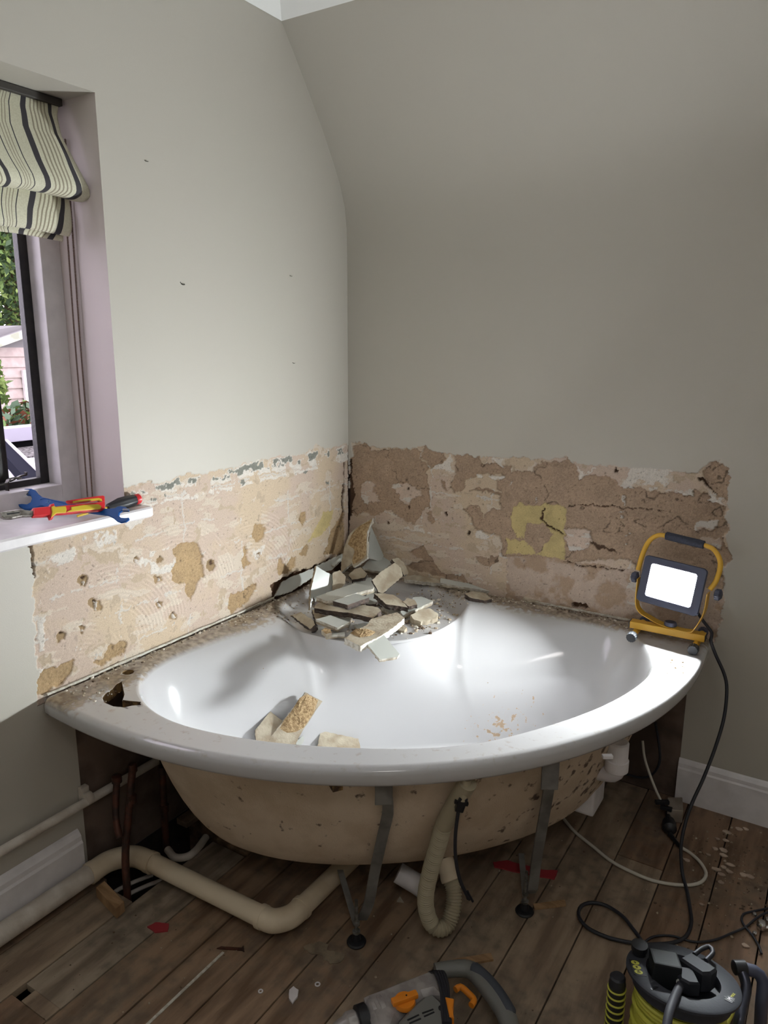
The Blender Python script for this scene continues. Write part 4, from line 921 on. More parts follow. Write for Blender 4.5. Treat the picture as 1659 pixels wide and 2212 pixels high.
litter('tile_shard', 'small pale triangular chip between bath foot and hose', 'shard', [(857, 1946), (864, 1936), (872, 1948)], 0, .004, M_cream)
litter('steel_screw', 'long dark rusty nail on the boards in front of the elbow pipe', 'nail', [(468, 2048), (478, 2044), (522, 2047), (526, 2042), (528, 2055), (522, 2052)], 0, .003, M_copper, .0003)
for (x, y, r) in ((686, 2128, .007), (563, 2143, .006)):
    p = on(2, 0, x, y); mb = MB(); mb.tube([p + Vector((math.cos(a) * r * .75, math.sin(a) * r * .75, .0025)) for a in [2 * PI * i / 18 for i in range(18)]], .0018, 8, closed=True)
    tag(mb.build('washer', M_white), 'small white plastic washer %s' % ('near the drill chuck' if x > 600 else 'left of the pointed tile shard'), 'washer')
# white filler line in one board joint
mb = MB(); a = on(2, 0, 470, 2050); mb.box((.512, -1.62, -.001), (.519, a.y, .0015), bev=.0006); tag(mb.build('filler_line', M_edgew), 'pale line of dried filler along a floorboard', 'residue')
# wooden block wedge by the hole
mb = MB(); P = [on(2, .035, *q) for q in ((207, 1916), (226, 1902), (268, 1946), (250, 1962))]; mb.prism(P, (0, 0, 1), .034, bev=.002); tag(mb.build('wood_block', M_ltimber), 'small pale wood block beside the hole in the floor', 'block')
mb = MB(); P = [on(2, .045, *q) for q in ((1442, 1722), (1474, 1722), (1476, 1752), (1442, 1748))]; mb.prism(P, (0, 0, 1), .044, bev=.002); tag(mb.build('wood_block', mat('grey_wood_block', srgb(150, 138, 126), srgb(130, 118, 108), scale=20)), 'greyish wood block against the end of the back skirting', 'block')

# ------------------------------------------------------------------ pipes
wp = thing('waste_pipe', (.035, -1.6, 0), 'fat cream plastic waste pipe along the left skirting and under the bath', 'pipe')
R1 = .026
Pa = [Vector((.052, RY + .02, .052)), Vector((.052, -1.33, .052))]
mb = MB(); mb.tube(Pa, R1, 22); mb.build('pipe_run', M_pipew, wp)
E1 = smooth_path([Vector((.052, -1.335, .052)), Vector((.058, -1.27, .054)), Vector((.10, -1.222, .055)), Vector((.17, -1.212, .055))], .008)
mb = MB(); mb.tube(E1, R1 + .003, 22); mb.tube([E1[0], E1[2]], R1 + .0045, 22); mb.tube([E1[-3], E1[-1]], R1 + .0045, 22); mb.build('elbow', M_upvc, wp)
mb = MB(); mb.tube([Vector((.16, -1.212, .055)), Vector((.57, -1.200, .055))], R1, 22); mb.build('pipe_run', M_upvc, wp)
E2 = smooth_path([Vector((.555, -1.2005, .055)), Vector((.595, -1.195, .055)), Vector((.622, -1.16, .055)), Vector((.626, -1.115, .055))], .006)
mb = MB(); mb.tube(E2, R1 + .003, 22); mb.tube([E2[0], E2[2]], R1 + .0045, 22); mb.tube([E2[-3], E2[-1]], R1 + .0045, 22); mb.build('elbow', M_upvc, wp)
mb = MB(); mb.tube([Vector((.626, -1.125, .055)), Vector((.632, -.75, .055))], R1, 22); mb.build('pipe_run', M_upvc, wp)
tp = thing('heating_pipe', (.03, -1.3, .26), 'thin white painted pipe clipped to the left wall above the skirting', 'pipe')
mb = MB(); mb.tube([Vector((.028, RY + .02, .262)), Vector((.028, -1.06, .250))], .0125, 16); mb.build('pipe_run', M_pipew, tp)
for y in (-1.30, -2.1):
    mb = MB(); mb.box((.002, y - .012, .238), (.020, y + .012, .290), bev=.003); mb.lathe([(.0165, -.010), (.018, -.008), (.018, .008), (.0165, .010)], 18, 0, frame((.028, y, .259), (0, 1, 0))); mb.build('pipe_clip', M_pipew, tp)
def copper(label, P, r, extras=()):
    mb = MB(); mb.tube(smooth_path(P, .015), r, 14)
    for e, rr_ in extras: mb.lathe([(r, -.012), (rr_, -.010), (rr_, .010), (r, .012)], 14, 0, frame(e, (0, 0, 1)))
    return tag(mb.build('copper_pipe', M_copper), label, 'pipe', 'copper feed pipes under the left rim')
a1 = on(0, .10, 287, 1652); b1 = on(2, -.05, 306, 1924); m1 = a1.lerp(b1, .55)
m1 = Vector((.122, -1.264, .105)); b1 = Vector((.150, -1.292, -.08))
copper('open ended tarnished copper pipe rising from the floor hole beside the left wall', [a1, a1.lerp(m1, .5), m1, Vector((.140, -1.282, .02)), b1], .0105, ((a1.lerp(b1, .22), .0135), (a1.lerp(b1, .02), .012)))
a2 = a1 + Vector((-.035, -.03, -.04)); copper('second tarnished copper pipe joined alongside the open ended one', [a2, a2.lerp(m1, .5) + Vector((-.01, -.01, 0)), m1 + Vector((-.004, -.012, .05))], .0095, ((a2, .014),))
a3 = on(0, .12, 350, 1655); b3 = on(2, -.03, 360, 1850); copper('dark copper pipe behind the pair, half hidden below the bath rim', [a3, a3.lerp(b3, .5), b3], .0105, ((a3.lerp(b3, .45), .0135),))
P = [on(2, .012, *q) for q in ((362, 1835), (378, 1852), (405, 1850), (425, 1835), (445, 1808))]; mb = MB(); mb.tube(smooth_path(P, .008), .011, 14); tag(mb.build('copper_pipe', M_pipew), 'dull pipe curving out of the floor hole under the bath', 'pipe')
P = [on(2, -.04, *q) for q in ((225, 1950), (250, 1925), (290, 1905), (330, 1890))]; mb = MB(); mb.tube(smooth_path(P, .01), .006, 10); mb.tube(smooth_path([p + Vector((.03, .01, -.01)) for p in P], .01), .006, 10); tag(mb.build('floor_void_pipes', M_pipew), 'two thin grey pipes down in the hole in the floor', 'pipe')

# ------------------------------------------------------------------ work light
wl = thing('work_light', (1.276, -.10, HR), 'yellow framed portable LED work light glowing on the right end of the bath rim', 'lamp')
mb = MB(); bz = .626
mb.box((1.168, -.135, bz - .011), (1.388, -.103, bz + .011), bev=.002); mb.build('base_bar', M_yel, wl)
mb = MB()
for x in (1.166, 1.388): mb.box((x - .002, -.133, bz - .009), (x + .002, -.105, bz + .009), bev=.001)
mb.build('bar_end_caps', M_black, wl)
for x in (1.187, 1.366):
    mb = MB(); cyl(mb, (x, -.165, .6045), (x, -.03, .6045), .0095, 18); f = mb.build('foot_tube', M_yel, wl)
    for (y0, y1) in ((-.19, -.163), (-.032, -.006)):
        mb = MB(); n = 28; V = []; 
        prof = [(.0135, 0), (.0148, .003), (.0148, .024), (.012, .027)]
        for (r, z) in prof:
            for j in range(n): a = 2 * PI * j / n; q = r * (1 + (.05 if j % 2 else -.03)); V.append(Vector((x + q * math.cos(a), y0 + z, .604 + q * math.sin(a))))
        F = [(i * n + j, i * n + (j + 1) % n, (i + 1) * n + (j + 1) % n, (i + 1) * n + j) for i in range(3) for j in range(n)] + [tuple(range(n)), tuple(3 * n + j for j in range(n))]
        mb.add(V, F); mb.build('foot_cap', M_lampb if y0 > -.1 else mat('ribbed_grey_rubber', srgb(58, 60, 64), rough=.6, spec=.3), f)
mb = MB(); ub = [(1.190, -.128, .775), (1.1885, -.125, .70), (1.198, -.12, .668), (1.225, -.118, .653), (1.27, -.118, .640), (1.335, -.118, .640), (1.352, -.12, .655), (1.372, -.124, .71), (1.3785, -.128, .775)]
mb.strap(smooth_path(ub, .008), (0, 1, .1), .024, .0025); mb.build('bracket', M_yel, wl)
mb = MB(); hd = [(1.187, -.132, .80), (1.190, -.118, .845), (1.199, -.105, .886), (1.218, -.10, .910), (1.248, -.10, .916), (1.345, -.10, .908), (1.376, -.10, .896), (1.394, -.105, .862), (1.392, -.118, .815), (1.382, -.132, .786)]
mb.tube(smooth_path(hd, .006), .0068, 14); h = mb.build('handle', M_yel, wl)
mb = MB(); mb.tube([Vector((1.244, -.10, .9165)), Vector((1.246, -.10, .9165)), Vector((1.346, -.10, .9085)), Vector((1.348, -.10, .9085))], [.009, .0125, .0125, .009], 18); mb.build('grip', M_foam, h)
# head: local frame x across, y up the panel, z facing out
cen = Vector((1.2845, -.140, .778)); nx = Vector((1, 0, -.05)).normalized(); nz_ = Vector((0, -.984, .18)).normalized(); ny_ = nz_.cross(nx).normalized(); nx = ny_.cross(nz_)
HM = Matrix(((nx.x, ny_.x, nz_.x, cen.x), (nx.y, ny_.y, nz_.y, cen.y), (nx.z, ny_.z, nz_.z, cen.z), (0, 0, 0, 1)))
def rrect(wd, ht, r, n=5):
    out = []
    for (cx, cy, a0) in ((wd - r, ht - r, 0), (-wd + r, ht - r, PI / 2), (-wd + r, -ht + r, PI), (wd - r, -ht + r, 3 * PI / 2)):
        for i in range(n): a = a0 + PI / 2 * i / (n - 1); out.append((cx + r * math.cos(a), cy + r * math.sin(a)))
    return out
def loft(mb, secs, m=0, capa=True, capb=True):
    k = len(secs[0][0]); V = []; F = []
    for P, z in secs:
        for x, y in P: V.append(HM @ Vector((x, y, z)))
    for i in range(len(secs) - 1):
        for j in range(k): F.append((i * k + j, i * k + (j + 1) % k, (i + 1) * k + (j + 1) % k, (i + 1) * k + j))
    if capa: F.append(tuple(range(k - 1, -1, -1)))
    if capb: F.append(tuple((len(secs) - 1) * k + j for j in range(k)))
    return mb.add(V, F, m)
mb = MB(); loft(mb, [(rrect(.055, .045, .01), -.040), (rrect(.075, .062, .01), -.030), (rrect(.082, .070, .01), -.012), (rrect(.085, .073, .012), .002), (rrect(.083, .071, .011), .006), (rrect(.062, .051, .007), .006), (rrect(.058, .047, .006), .001)], capb=False)
loft(mb, [(rrect(.058, .047, .006), .001), (rrect(.050, .038, .005), .0005)], capa=False, capb=False)
for i in range(9): mb.box((-.05 + i * .0125 - .001, -.045, -.052), (-.05 + i * .0125 + .001, .045, -.036), M=HM)
hsg = mb.build('lamp_housing', M_lampb, wl)
mb = MB(); loft(mb, [(rrect(.0525, .0415, .004), .0006), (rrect(.0525, .0415, .004), .0030)]); mb.build('lens', M_lens, wl)
for q, ax in ((Vector((1.188, -.130, .776)), -1), (Vector((1.394, -.130, .776)), 1)):
    mb = MB(); n = 24; V = []
    for (r, z) in ((.008, 0), (.016, .003), (.016, .014), (.010, .018)):
        for j in range(n): a = 2 * PI * j / n; rr_ = r * (1 + .10 * math.cos(6 * a)); V.append(q + Vector((ax * z, rr_ * math.cos(a), rr_ * math.sin(a))))
    F = [(i * n + j, i * n + (j + 1) % n, (i + 1) * n + (j + 1) % n, (i + 1) * n + j) for i in range(3) for j in range(n)] + [tuple(range(n)), tuple(3 * n + j for j in range(n))]
    mb.add(V, F); mb.build('knob', M_lampb, wl)
mb = MB(); mb.lathe([(.017, 0), (.018, .004), (.015, .012), (.012, .013)], 12, 0, Matrix.Translation((1.283, -.112, .6405))); mb.build('knob', M_lampb, wl)
SW = Matrix.Translation((1.280, -.118, 0)) @ Matrix.Rotation(math.radians(-10), 4, 'Z') @ Matrix.Diagonal((1.12, 1, 1, 1)) @ Matrix.Translation((-1.280, .118, 0))
for o in wl.children_recursive:
    if o.name.split('.')[0] in ('bracket', 'handle', 'grip', 'lamp_housing', 'lens', 'knob'): o.data.transform(SW)
# lamp lead: down from the head, through the bar end, to the reel
LP = [on(1, -.09, 1478, 1318), on(1, -.08, 1492, 1345), Vector((1.395, -.085, .612))]
cab = [(1520, 1378, None), (1545, 1412, .0), (1564, 1455, .0), (1570, 1490, 0), (1564, 1550, 0), (1545, 1615, 0), (1520, 1680, 0), (1495, 1735, 0), (1480, 1780, 0), (1471, 1830, 0), (1474, 1885, 0), (1484, 1925, 0)]
d0 = depth((1.405, -.12, .62)); d1 = depth(on(2, .006, 1476, 1900)); CP = []
for i, (x, y, _) in enumerate(cab): CP.append(atd(x, y, d0 + (d1 - d0) * max(0, (y - 1378)) / (1900 - 1378)))
CP = [c if c.z > .007 else on(2, .007, x, y) for c, (x, y, _) in zip(CP, cab)]
for (x, y) in ((1491, 1965), (1493, 1995), (1482, 2022), (1455, 2036), (1410, 2040), (1377, 2038), (1340, 2032), (1305, 2022), (1268, 2003), (1250, 1978), (1256, 1957), (1280, 1950), (1311, 1957), (1344, 1980), (1366, 2005), (1384, 2030), (1390, 2050)):
    CP.append(on(2, .008, x, y))
CP[-4].z += .002
mb = MB(); mb.tube(smooth_path([Vector((1.33, -.09, .72)), Vector((1.37, -.07, .66)), Vector((1.40, -.085, .632)), Vector((1.402, -.11, .618))] + CP[1:], .01), .0048, 12)
tag(mb.build('lamp_cable', M_rubber), 'thick black cable hanging from the work light and looping over the floor to the reel', 'cable')
# thin black lead to the right
P = [on(2, .006, *q) for q in ((1392, 2036), (1405, 2026), (1425, 2021), (1455, 2022), (1480, 2030), (1505, 2035), (1545, 2030), (1582, 2015), (1610, 2003), (1632, 1985), (1650, 1974), (1668, 1968))]
mb = MB(); mb.tube(smooth_path(P, .01), .003, 10); P = [on(2, .006, *q) for q in ((1610, 2003), (1602, 1988), (1606, 1975), (1625, 1969), (1660, 1962))]; mb.tube(smooth_path(P, .01), .003, 10)
P = [on(2, .006, *q) for q in ((1610, 2003), (1625, 2020), (1640, 2045), (1645, 2060))]; mb.tube(smooth_path(P, .01), .003, 10)
tag(mb.build('thin_cable', M_rubber), 'thin black lead curling across the boards to the right edge', 'cable')
# chrome fittings at the right edge
for i, (x, y, r) in enumerate(((1644, 2007, .012), (1629, 1980, .006), (1630, 2021, .006), (1658, 1994, .008))):
    p = on(2, .0, x, y); mb = MB(); mb.lathe([(r * .8, 0.001), (r, .004), (r, r * 1.5), (r * .7, r * 1.9), (r * .3, r * 2.0)], 18, 0, Matrix.Translation(p)); 
    if i == 0: cyl(mb, p + Vector((.008, 0, .01)), p + Vector((.05, .01, .012)), .006, 12)
    tag(mb.build('chrome_fitting', M_chrome), ('largest round chrome fitting on the boards at the right edge', 'small chrome nut furthest back in the group at the right edge', 'small chrome nut nearest the camera at the right edge', 'chrome nut cut by the right edge of the picture')[i], 'fitting', 'chrome fittings on the floor')
# white cable with black connector
wc = [(1388, 1600, .28), (1392, 1635, .20), (1401, 1665, .13), (1414, 1700, .07), (1430, 1735, .03)]
p0 = on(1, -.10, 1388, 1600)
P = []
for i, (x, y, _) in enumerate(wc):
    a = on(1, -.07 - .02 * i, x, y); a.z = max(a.z, .012); P.append(a)
mb = MB(); mb.tube(smooth_path(P, .01), .0042, 12)
P2 = [on(2, .006, *q) for q in ((1470, 1830), (1490, 1842), (1512, 1862), (1525, 1885), (1519, 1902), (1498, 1911), (1460, 1911), (1410, 1902), (1365, 1884), (1320, 1860), (1280, 1828), (1245, 1800), (1225, 1778), (1205, 1752))]
mb.tube(smooth_path(P2, .01), .0048, 12); wcb = tag(mb.build('white_cable', mat('off_white_cable', srgb(196, 190, 178), rough=.5)), 'off white cable looping on the floor under the right of the bath', 'cable')
q0 = P[-1]; q1 = on(2, .016, 1443, 1765); q2 = on(2, .016, 1447, 1800); q3 = on(2, .008, 1470, 1830)
con = thing('cable_connector', (q1.x, q1.y, 0), 'black in-line plug connector joining the white cable on the boards', 'connector')
mb = MB(); dd = (q2 - q1); mb.lathe([(.006, -.045), (.007, -.02), (.010, -.005), (.019, .008), (.021, .02), (.021, .045), (.013, .052), (.007, .056)], 14, 0, frame(q1.lerp(q2, .3) + Vector((0, 0, .006)), dd)); mb.build('plug_body', M_black, con)
mb = MB(); mb.tube([q2 + Vector((0, 0, -.003)), q3.lerp(q2, .4) + Vector((0, 0, -.002)), q3], [.008, .006, .006], 12); mb.build('cable_sleeve', M_black, con)
mb = MB(); mb.box((-.022, -.007, -.006), (.022, .007, .006), bev=.002, M=frame(q0 + Vector((0, 0, .004)), (0, 0, 1), RT)); mb.box((-.018, -.007, -.006), (.018, .007, .006), bev=.002, M=frame(q0.lerp(q1, .45) + Vector((0.004, 0, .006)), (0, 0, 1), RT - Vector((0, .5, 0)))); mb.build('strain_clip', M_black, con)
# dark cable on the back wall
P = [on(1, -.02, *q) for q in ((1416, 1560), (1423, 1605), (1425, 1645), (1412, 1670), (1388, 1680), (1350, 1672))]; mb = MB(); mb.tube(smooth_path(P, .01), .004, 10); tag(mb.build('wall_cable', M_rubber), 'dark cable bowing down the back wall behind the white one', 'cable')

# ------------------------------------------------------------------ cable reel
tilt = Matrix.Rotation(math.radians(5), 4, RT)
_rot = Matrix.Rotation(math.radians(-11), 4, Vector((RT.x, RT.y, 0)).normalized()) @ Matrix.Rotation(math.radians(5), 4, Vector((FW.x, FW.y, 0)).normalized())
RC = on(2, .208, 1475, 2106) - _rot.to_3x3() @ Vector((0, 0, .195))
reel = thing('cable_reel', RC, 'grey extension cable reel lying flat with yellow cable wound under its top flange', 'cable reel')
RM = Matrix.Translation(RC) @ _rot
M_reel = mat('mid_grey_reel_plastic', srgb(52, 54, 60), rough=.6, spec=.25, bump=.1, bscale=200)
mb = MB(); HT = .195
mb.lathe([(.060, HT - .03), (.072, HT - .028), (.073, HT), (.108, HT), (.112, HT - .003), (.112, HT - .008), (.100, HT - .012), (.097, HT - .034), (.060, HT - .034)], 72, 0, RM, cap=False); fl_ = mb.build('top_flange', M_reel, reel)
mb = MB(); mb.lathe([(.112, .012), (.112, .018), (.06, .018), (.05, .012)], 48, 0, RM); mb.build('bottom_flange', M_reel, reel)
mb = MB(); mb.lathe([(.058, .018), (.058, HT - .03)], 32, 0, RM); mb.lathe([(.074, HT - .028), (.074, HT - .02), (.02, HT - .018)], 40, 0, RM); mb.build('drum', M_black, reel)
P = []
for i in range(40 * 24 + 1):
    a = 2 * PI * i / 40; layer = i / 40; z = .026 + (layer * .0098 if layer < 13 else .1274 - (layer - 13) * .0098); r = .080 + (.006 if layer >= 13 else 0) + .0025 * math.sin(a * .37) + .0015 * math.sin(a * 1.7)
    P.append(RM @ Vector((r * math.cos(a), r * math.sin(a), z + .003 * math.sin(a * .5 + 1))))
mb = MB(); mb.tube(P, .0052, 8); mb.build('wound_cable', M_ydk, reel)
# slots in the flange and labels
for k_, (a, rr_) in enumerate(((-2.45, .093), (-2.0, .094), (-1.55, .094), (-.2, .093))):
    mb = MB(); M_ = RM @ Matrix.Rotation(a, 4, 'Z') @ Matrix.Translation((rr_, 0, HT)); mb.box((-.010, -.0025 if k_ else -.004, 0), (.010, .0025 if k_ else .004, .0006), M=M_); mb.build('flange_slot', M_black, reel)
def text_on(txt, size, M_, m, parent, ext=.0003):
    cu = bpy.data.curves.new('lettering', 'FONT'); cu.body = txt; cu.size = size; cu.extrude = ext; cu.align_x = 'CENTER'; cu.align_y = 'CENTER'
    o = bpy.data.objects.new('lettering', cu); COL.objects.link(o); dg = bpy.context.evaluated_depsgraph_get(); me = bpy.data.meshes.new_from_object(o.evaluated_get(dg)); bpy.data.objects.remove(o)
    me.transform(M_); me.materials.clear(); me.materials.append(m); return link(bpy.data.objects.new('lettering', me), parent)
def angof(px, py):   # angle on the flange of a photo point
    p = RM.inverted() @ onpl(RM @ Vector((0, 0, HT)), (RM.to_3x3() @ Vector((0, 0, 1))), px, py); return math.atan2(p.y, p.x), math.hypot(p.x, p.y)
a_, r_ = angof(1372, 2090)
LM = RM @ Matrix.Rotation(a_, 4, 'Z') @ Matrix.Translation((.092, 0, HT))
mb = MB(); mb.box((-.013, -.026, 0), (.013, .026, .0008), M=LM); lab = mb.build('socket_label', M_black, reel)
for j, tx in enumerate(('~', 'V', '13A')):
    LM2 = LM @ Matrix.Translation((0.001, (j - 1) * .0155, 0.0009))
    mb = MB(); mb.lathe([(.0068, 0), (.0068, .0006)], 24, 0, LM2 @ Matrix.Diagonal((1.25, 1, 1, 1))); mb.build('label_disc', M_ydk, lab)
    text_on(('m', 'in', 'IQ')[j], .008, LM2 @ Matrix.Translation((0, 0, .0009)) @ Matrix.Rotation(PI / 2 + .2, 4, 'Z'), M_black, lab)
a_, r_ = angof(1550, 2145)
LM = RM @ Matrix.Rotation(a_, 4, 'Z') @ Matrix.Translation((.094, 0, HT))
mb = MB(); mb.box((-.007, -.010, 0), (.007, .010, .0008), M=LM); lab = mb.build('maker_label', M_black, reel); text_on('M', .012, LM @ Matrix.Translation((0, 0, .001)) @ Matrix.Rotation(PI / 2, 4, 'Z'), M_white, lab)
text_on('MAX', .008, LM @ Matrix.Translation((0, .018, .0006)) @ Matrix.Rotation(PI / 2, 4, 'Z'), M_ydk, lab)
M_plug = mat('charcoal_plug_plastic', srgb(32, 34, 40), rough=.6, spec=.25)
# plugs and adaptor on the drum: things of their own
def onreel(x, y, h): n_ = RM.to_3x3() @ Vector((0, 0, 1)); return onpl(RM @ Vector((0, 0, HT + h)), n_, x, y)
Rr = RM.to_3x3().to_4x4()
c_ = onreel(1438, 2068, .035); mb = MB(); mb.box((-.028, -.028, -.05), (.028, .028, 0), bev=.004, M=Matrix.Translation(c_) @ Rr @ Matrix.Rotation(.38, 4, 'Z')); tag(mb.build('power_adaptor', mat('dark_slate_plastic', srgb(20, 23, 25), rough=.6, spec=.25)), 'square black power adaptor plugged into the cable reel', 'adaptor')
c_ = onreel(1487, 2105, .022); n_ = Matrix.Translation(c_) @ Rr @ Matrix.Rotation(-.95, 4, 'Z')
pg = thing('mains_plug', c_, 'dark grey mains plug with grey lead at the front of the reel', 'plug', 'plugs in the reel')
mb = MB(); mb.prism([n_ @ Vector(v) for v in ((-.028, -.010, 0), (-.016, -.022, 0), (.012, -.022, 0), (.026, -.010, 0), (.026, .012, 0), (-.022, .020, 0))], n_.to_3x3() @ Vector((0, 0, 1)), .03, bev=.004); mb.build('plug_body', M_plug, pg)
s0 = onreel(1478, 2120, .008); P = [s0, onreel(1468, 2132, .004), onreel(1455, 2160, .006), onreel(1445, 2190, .004), onreel(1438, 2230, -.01)]
mb = MB(); mb.tube(smooth_path(P, .008), .0085, 14); mb.build('plug_lead', mat('grey_cable', srgb(60, 60, 66), rough=.6, spec=.25), pg)
mb = MB(); 
for t_ in (0.0, .3, .6): q = P[0].lerp(P[1], t_); mb.lathe([(.0095, -.0018), (.0115, 0), (.0095, .0018)], 18, 0, frame(q, P[1] - P[0]))
mb.build('strain_relief', mat('pale_grey_plastic', srgb(170, 170, 165), rough=.5), pg)
c_ = onreel(1510, 2080, .030); n_ = Matrix.Translation(c_) @ Rr @ Matrix.Rotation(-.35, 4, 'Z')
pg = thing('mains_plug', c_, 'larger dark mains plug at the back right of the reel', 'plug', 'plugs in the reel')
mb = MB(); mb.prism([n_ @ Vector(v) for v in ((-.032, -.020, 0), (.022, -.026, 0), (.032, -.008, 0), (.030, .018, 0), (-.030, .022, 0))], n_.to_3x3() @ Vector((0, 0, 1)), .044, bev=.005); mb.build('plug_body', M_plug, pg)
P = [onreel(1525, 2075, .012), onreel(1540, 2058, .02), onreel(1532, 2045, .022), onreel(1515, 2050, .016), onreel(1500, 2062, .01)]; mb = MB(); mb.tube(smooth_path(P, .006), .0052, 12); mb.build('plug_lead', M_rubber, pg)
c_ = onreel(1521, 2130, -.012); mb = MB(); mb.lathe([(.007, -.004), (.007, .004), (.005, .006)], 16, 0, Matrix.Translation(c_) @ Rr); mb.build('reset_button', M_red, reel)
c_ = RM @ Vector((0, 0, HT)); p = onreel(1381, 2050, .012); mb = MB(); mb.tube([p + Vector((0, 0, -.05)), p + Vector((0, 0, .0))], .0145, 18); mb.tube([p + Vector((0, 0, .0)), p + Vector((0, 0, .012))], .017, 18); mb.build('winding_knob', M_black, reel)
# yellow and black ribbed handle left of the reel
hb = on(2, .16, 1334, 2118); hdl = thing('tool_handle', (hb.x, hb.y, 0), 'upright black handle ringed with yellow bands left of the reel', 'handle')
mb = MB(); pr2 = [(.0165, 0.0)]
for i in range(9): z = .012 + i * .0165; pr2 += [(.0165, z), (.0178, z + .003), (.0178, z + .011), (.0165, z + .014)]
pr2 += [(.0165, .168), (.013, .172), (.004, .173)]
mb.lathe(pr2, 22, 0, Matrix.Translation((hb.x, hb.y, 0))); mb.build('grip_core', M_rubber, hdl)
for i in range(8):
    mb = MB(); z = .017 + i * .0165 + .0085; mb.tube([Vector((hb.x + .0178 * math.cos(a), hb.y + .0178 * math.sin(a), z)) for a in [2 * PI * j / 24 for j in range(24)]], .0021, 8, closed=True); mb.build('grip_band', M_ydk, hdl)
# dark clamp tool at the right edge
p = on(2, .17, 1606, 2092); ct = thing('clamp_tool', (p.x, p.y, 0), 'dark metal clamp tool with curved jaws at the right edge beside the reel', 'tool')
A = lambda x, y, z: on(2, z, x, y)
mb = MB(); mb.tube(smooth_path([A(1600, 2092, .16), A(1612, 2130, .14), A(1605, 2170, .12), A(1595, 2215, .10), A(1590, 2250, .02)], .01), .011, 14); mb.build('jaw', mat('dark_polished_steel', srgb(70, 72, 84), rough=.28, metal=.7), ct)
mb = MB(); mb.tube(smooth_path([A(1600, 2092, .155), A(1630, 2098, .155), A(1648, 2120, .14), A(1645, 2170, .10), A(1642, 2230, .02)], .01), .013, 14); mb.build('jaw', M_lampb, ct)
mb = MB(); mb.lathe([(.012, -.014), (.015, -.012), (.015, .012), (.012, .014)], 18, 0, frame(A(1598, 2090, .16), RT)); mb.build('pivot', M_black, ct)
P = [A(1602, 2150, .01), A(1590, 2170, .008), A(1575, 2200, .008), A(1560, 2230, .008)]
mb = MB(); mb.tube(smooth_path(P, .01), .0055, 12); tag(mb.build('yellow_cable', M_ydk), 'loose length of yellow green cable on the floor right of the reel', 'cable')

# ------------------------------------------------------------------ rotary hammer drill
Z1 = .092
def D(P, z=Z1): return [on(2, z, x, y) for x, y in P]
dp = on(2, 0, 900, 2190); dr_ = thing('rotary_hammer', (dp.x, dp.y, 0), 'grey and silver rotary hammer drill with orange knobs lying on its side at the bottom', 'drill')
M_silv = mat('cast_aluminium', srgb(178, 174, 172), srgb(156, 150, 148), rough=.4, metal=.35, scale=30, bump=.1)
M_dgrey = mat('grey_tool_plastic', srgb(112, 112, 108), rough=.5, bump=.08, bscale=300)
def slabz(mb, P, z0, z1, bev, m=0): mb.prism(D(P, z1), (0, 0, 1), z1 - z0, m, bev=bev)
mb = MB(); slabz(mb, [(786, 2146), (820, 2132), (870, 2112), (932, 2089), (948, 2100), (958, 2135), (962, 2160), (935, 2140), (915, 2146), (890, 2168), (862, 2195), (850, 2225), (820, 2240), (798, 2190)], .012, .086, .012); mb.build('gear_housing', M_silv, dr_)
mb = MB(); slabz(mb, [(862, 2200), (892, 2166), (915, 2147), (934, 2141), (958, 2162), (975, 2200), (985, 2260), (900, 2300), (850, 2250)], .004, .096, .010); mh = mb.build('motor_housing', M_dgrey, dr_)
for q in (((880, 2204), (905, 2192)), ((884, 2211), (909, 2200)), ((912, 2189), (936, 2180)), ((916, 2196), (938, 2186))):
    a, b = D(q, .0965); mb = MB(); mb.strap([a, b], (b - a).cross(Vector((0, 0, 1))), .0032, .001); mb.build('vent_slot', M_black, mh)
mb = MB(); p = D([(953, 2180)], .094)[0]; mb.lathe([(.006, 0), (.006, .004), (.003, .005)], 14, 0, Matrix.Translation(p)); mb.build('screw_head', M_black, mh)
# D handle as a thick curved tube
hpth = [(940, 2098), (985, 2092), (1018, 2096), (1045, 2124), (1072, 2158), (1096, 2200), (1100, 2245), (1075, 2275), (1010, 2275), (980, 2240)]
mb = MB(); HPth = smooth_path(D(hpth, .060), .008); nh = len(HPth)
mb.tube(HPth, [.017 + .004 * math.sin(PI * i / nh) for i in range(nh)], 16); hh = mb.build('d_handle', M_dgrey, dr_)
mb = MB(); gp = smooth_path([p + RT * .007 + UP * .004 for p in D([(1012, 2092), (1046, 2122), (1074, 2158), (1098, 2200)], .064)], .008); mb.tube(gp, [.010] + [.0155] * (len(gp) - 2) + [.010], 16); mb.build('rubber_grip', mat('dark_grip_rubber', srgb(62, 66, 74), rough=.7), hh)
mb = MB(); mb.tube(smooth_path(D([(984, 2138), (995, 2132), (1012, 2146), (1024, 2160), (1018, 2172)], .062), .005), [.007] * 3 + [.009] * 30 if False else .0072, 12); mb.build('trigger', M_orange, hh)
mb = MB(); slabz(mb, [(962, 2153), (981, 2157), (978, 2178), (981, 2198), (971, 2195), (966, 2172)], .07, .105, .002); mb.build('lock_lever', M_orange, dr_)
# selector knob
p = D([(874, 2168)], .087)[0]; kx = (D([(900, 2158)])[0] - D([(850, 2176)])[0]).normalized()
kn = MB(); kn.lathe([(.023, 0), (.024, .004), (.022, .010)], 28, 0, Matrix.Translation(p)); KM = frame(p, (0, 0, 1), kx)
kn.box((-.030, -.008, .008), (.030, .008, .020), bev=.003, M=KM); kn.build('mode_selector', M_orange, dr_)
kn = MB(); kn.lathe([(.002, .0201), (.002, .0206)], 10, 0, KM @ Matrix.Translation((0.004, 0, 0))); kn.build('selector_dot', M_black, dr_)
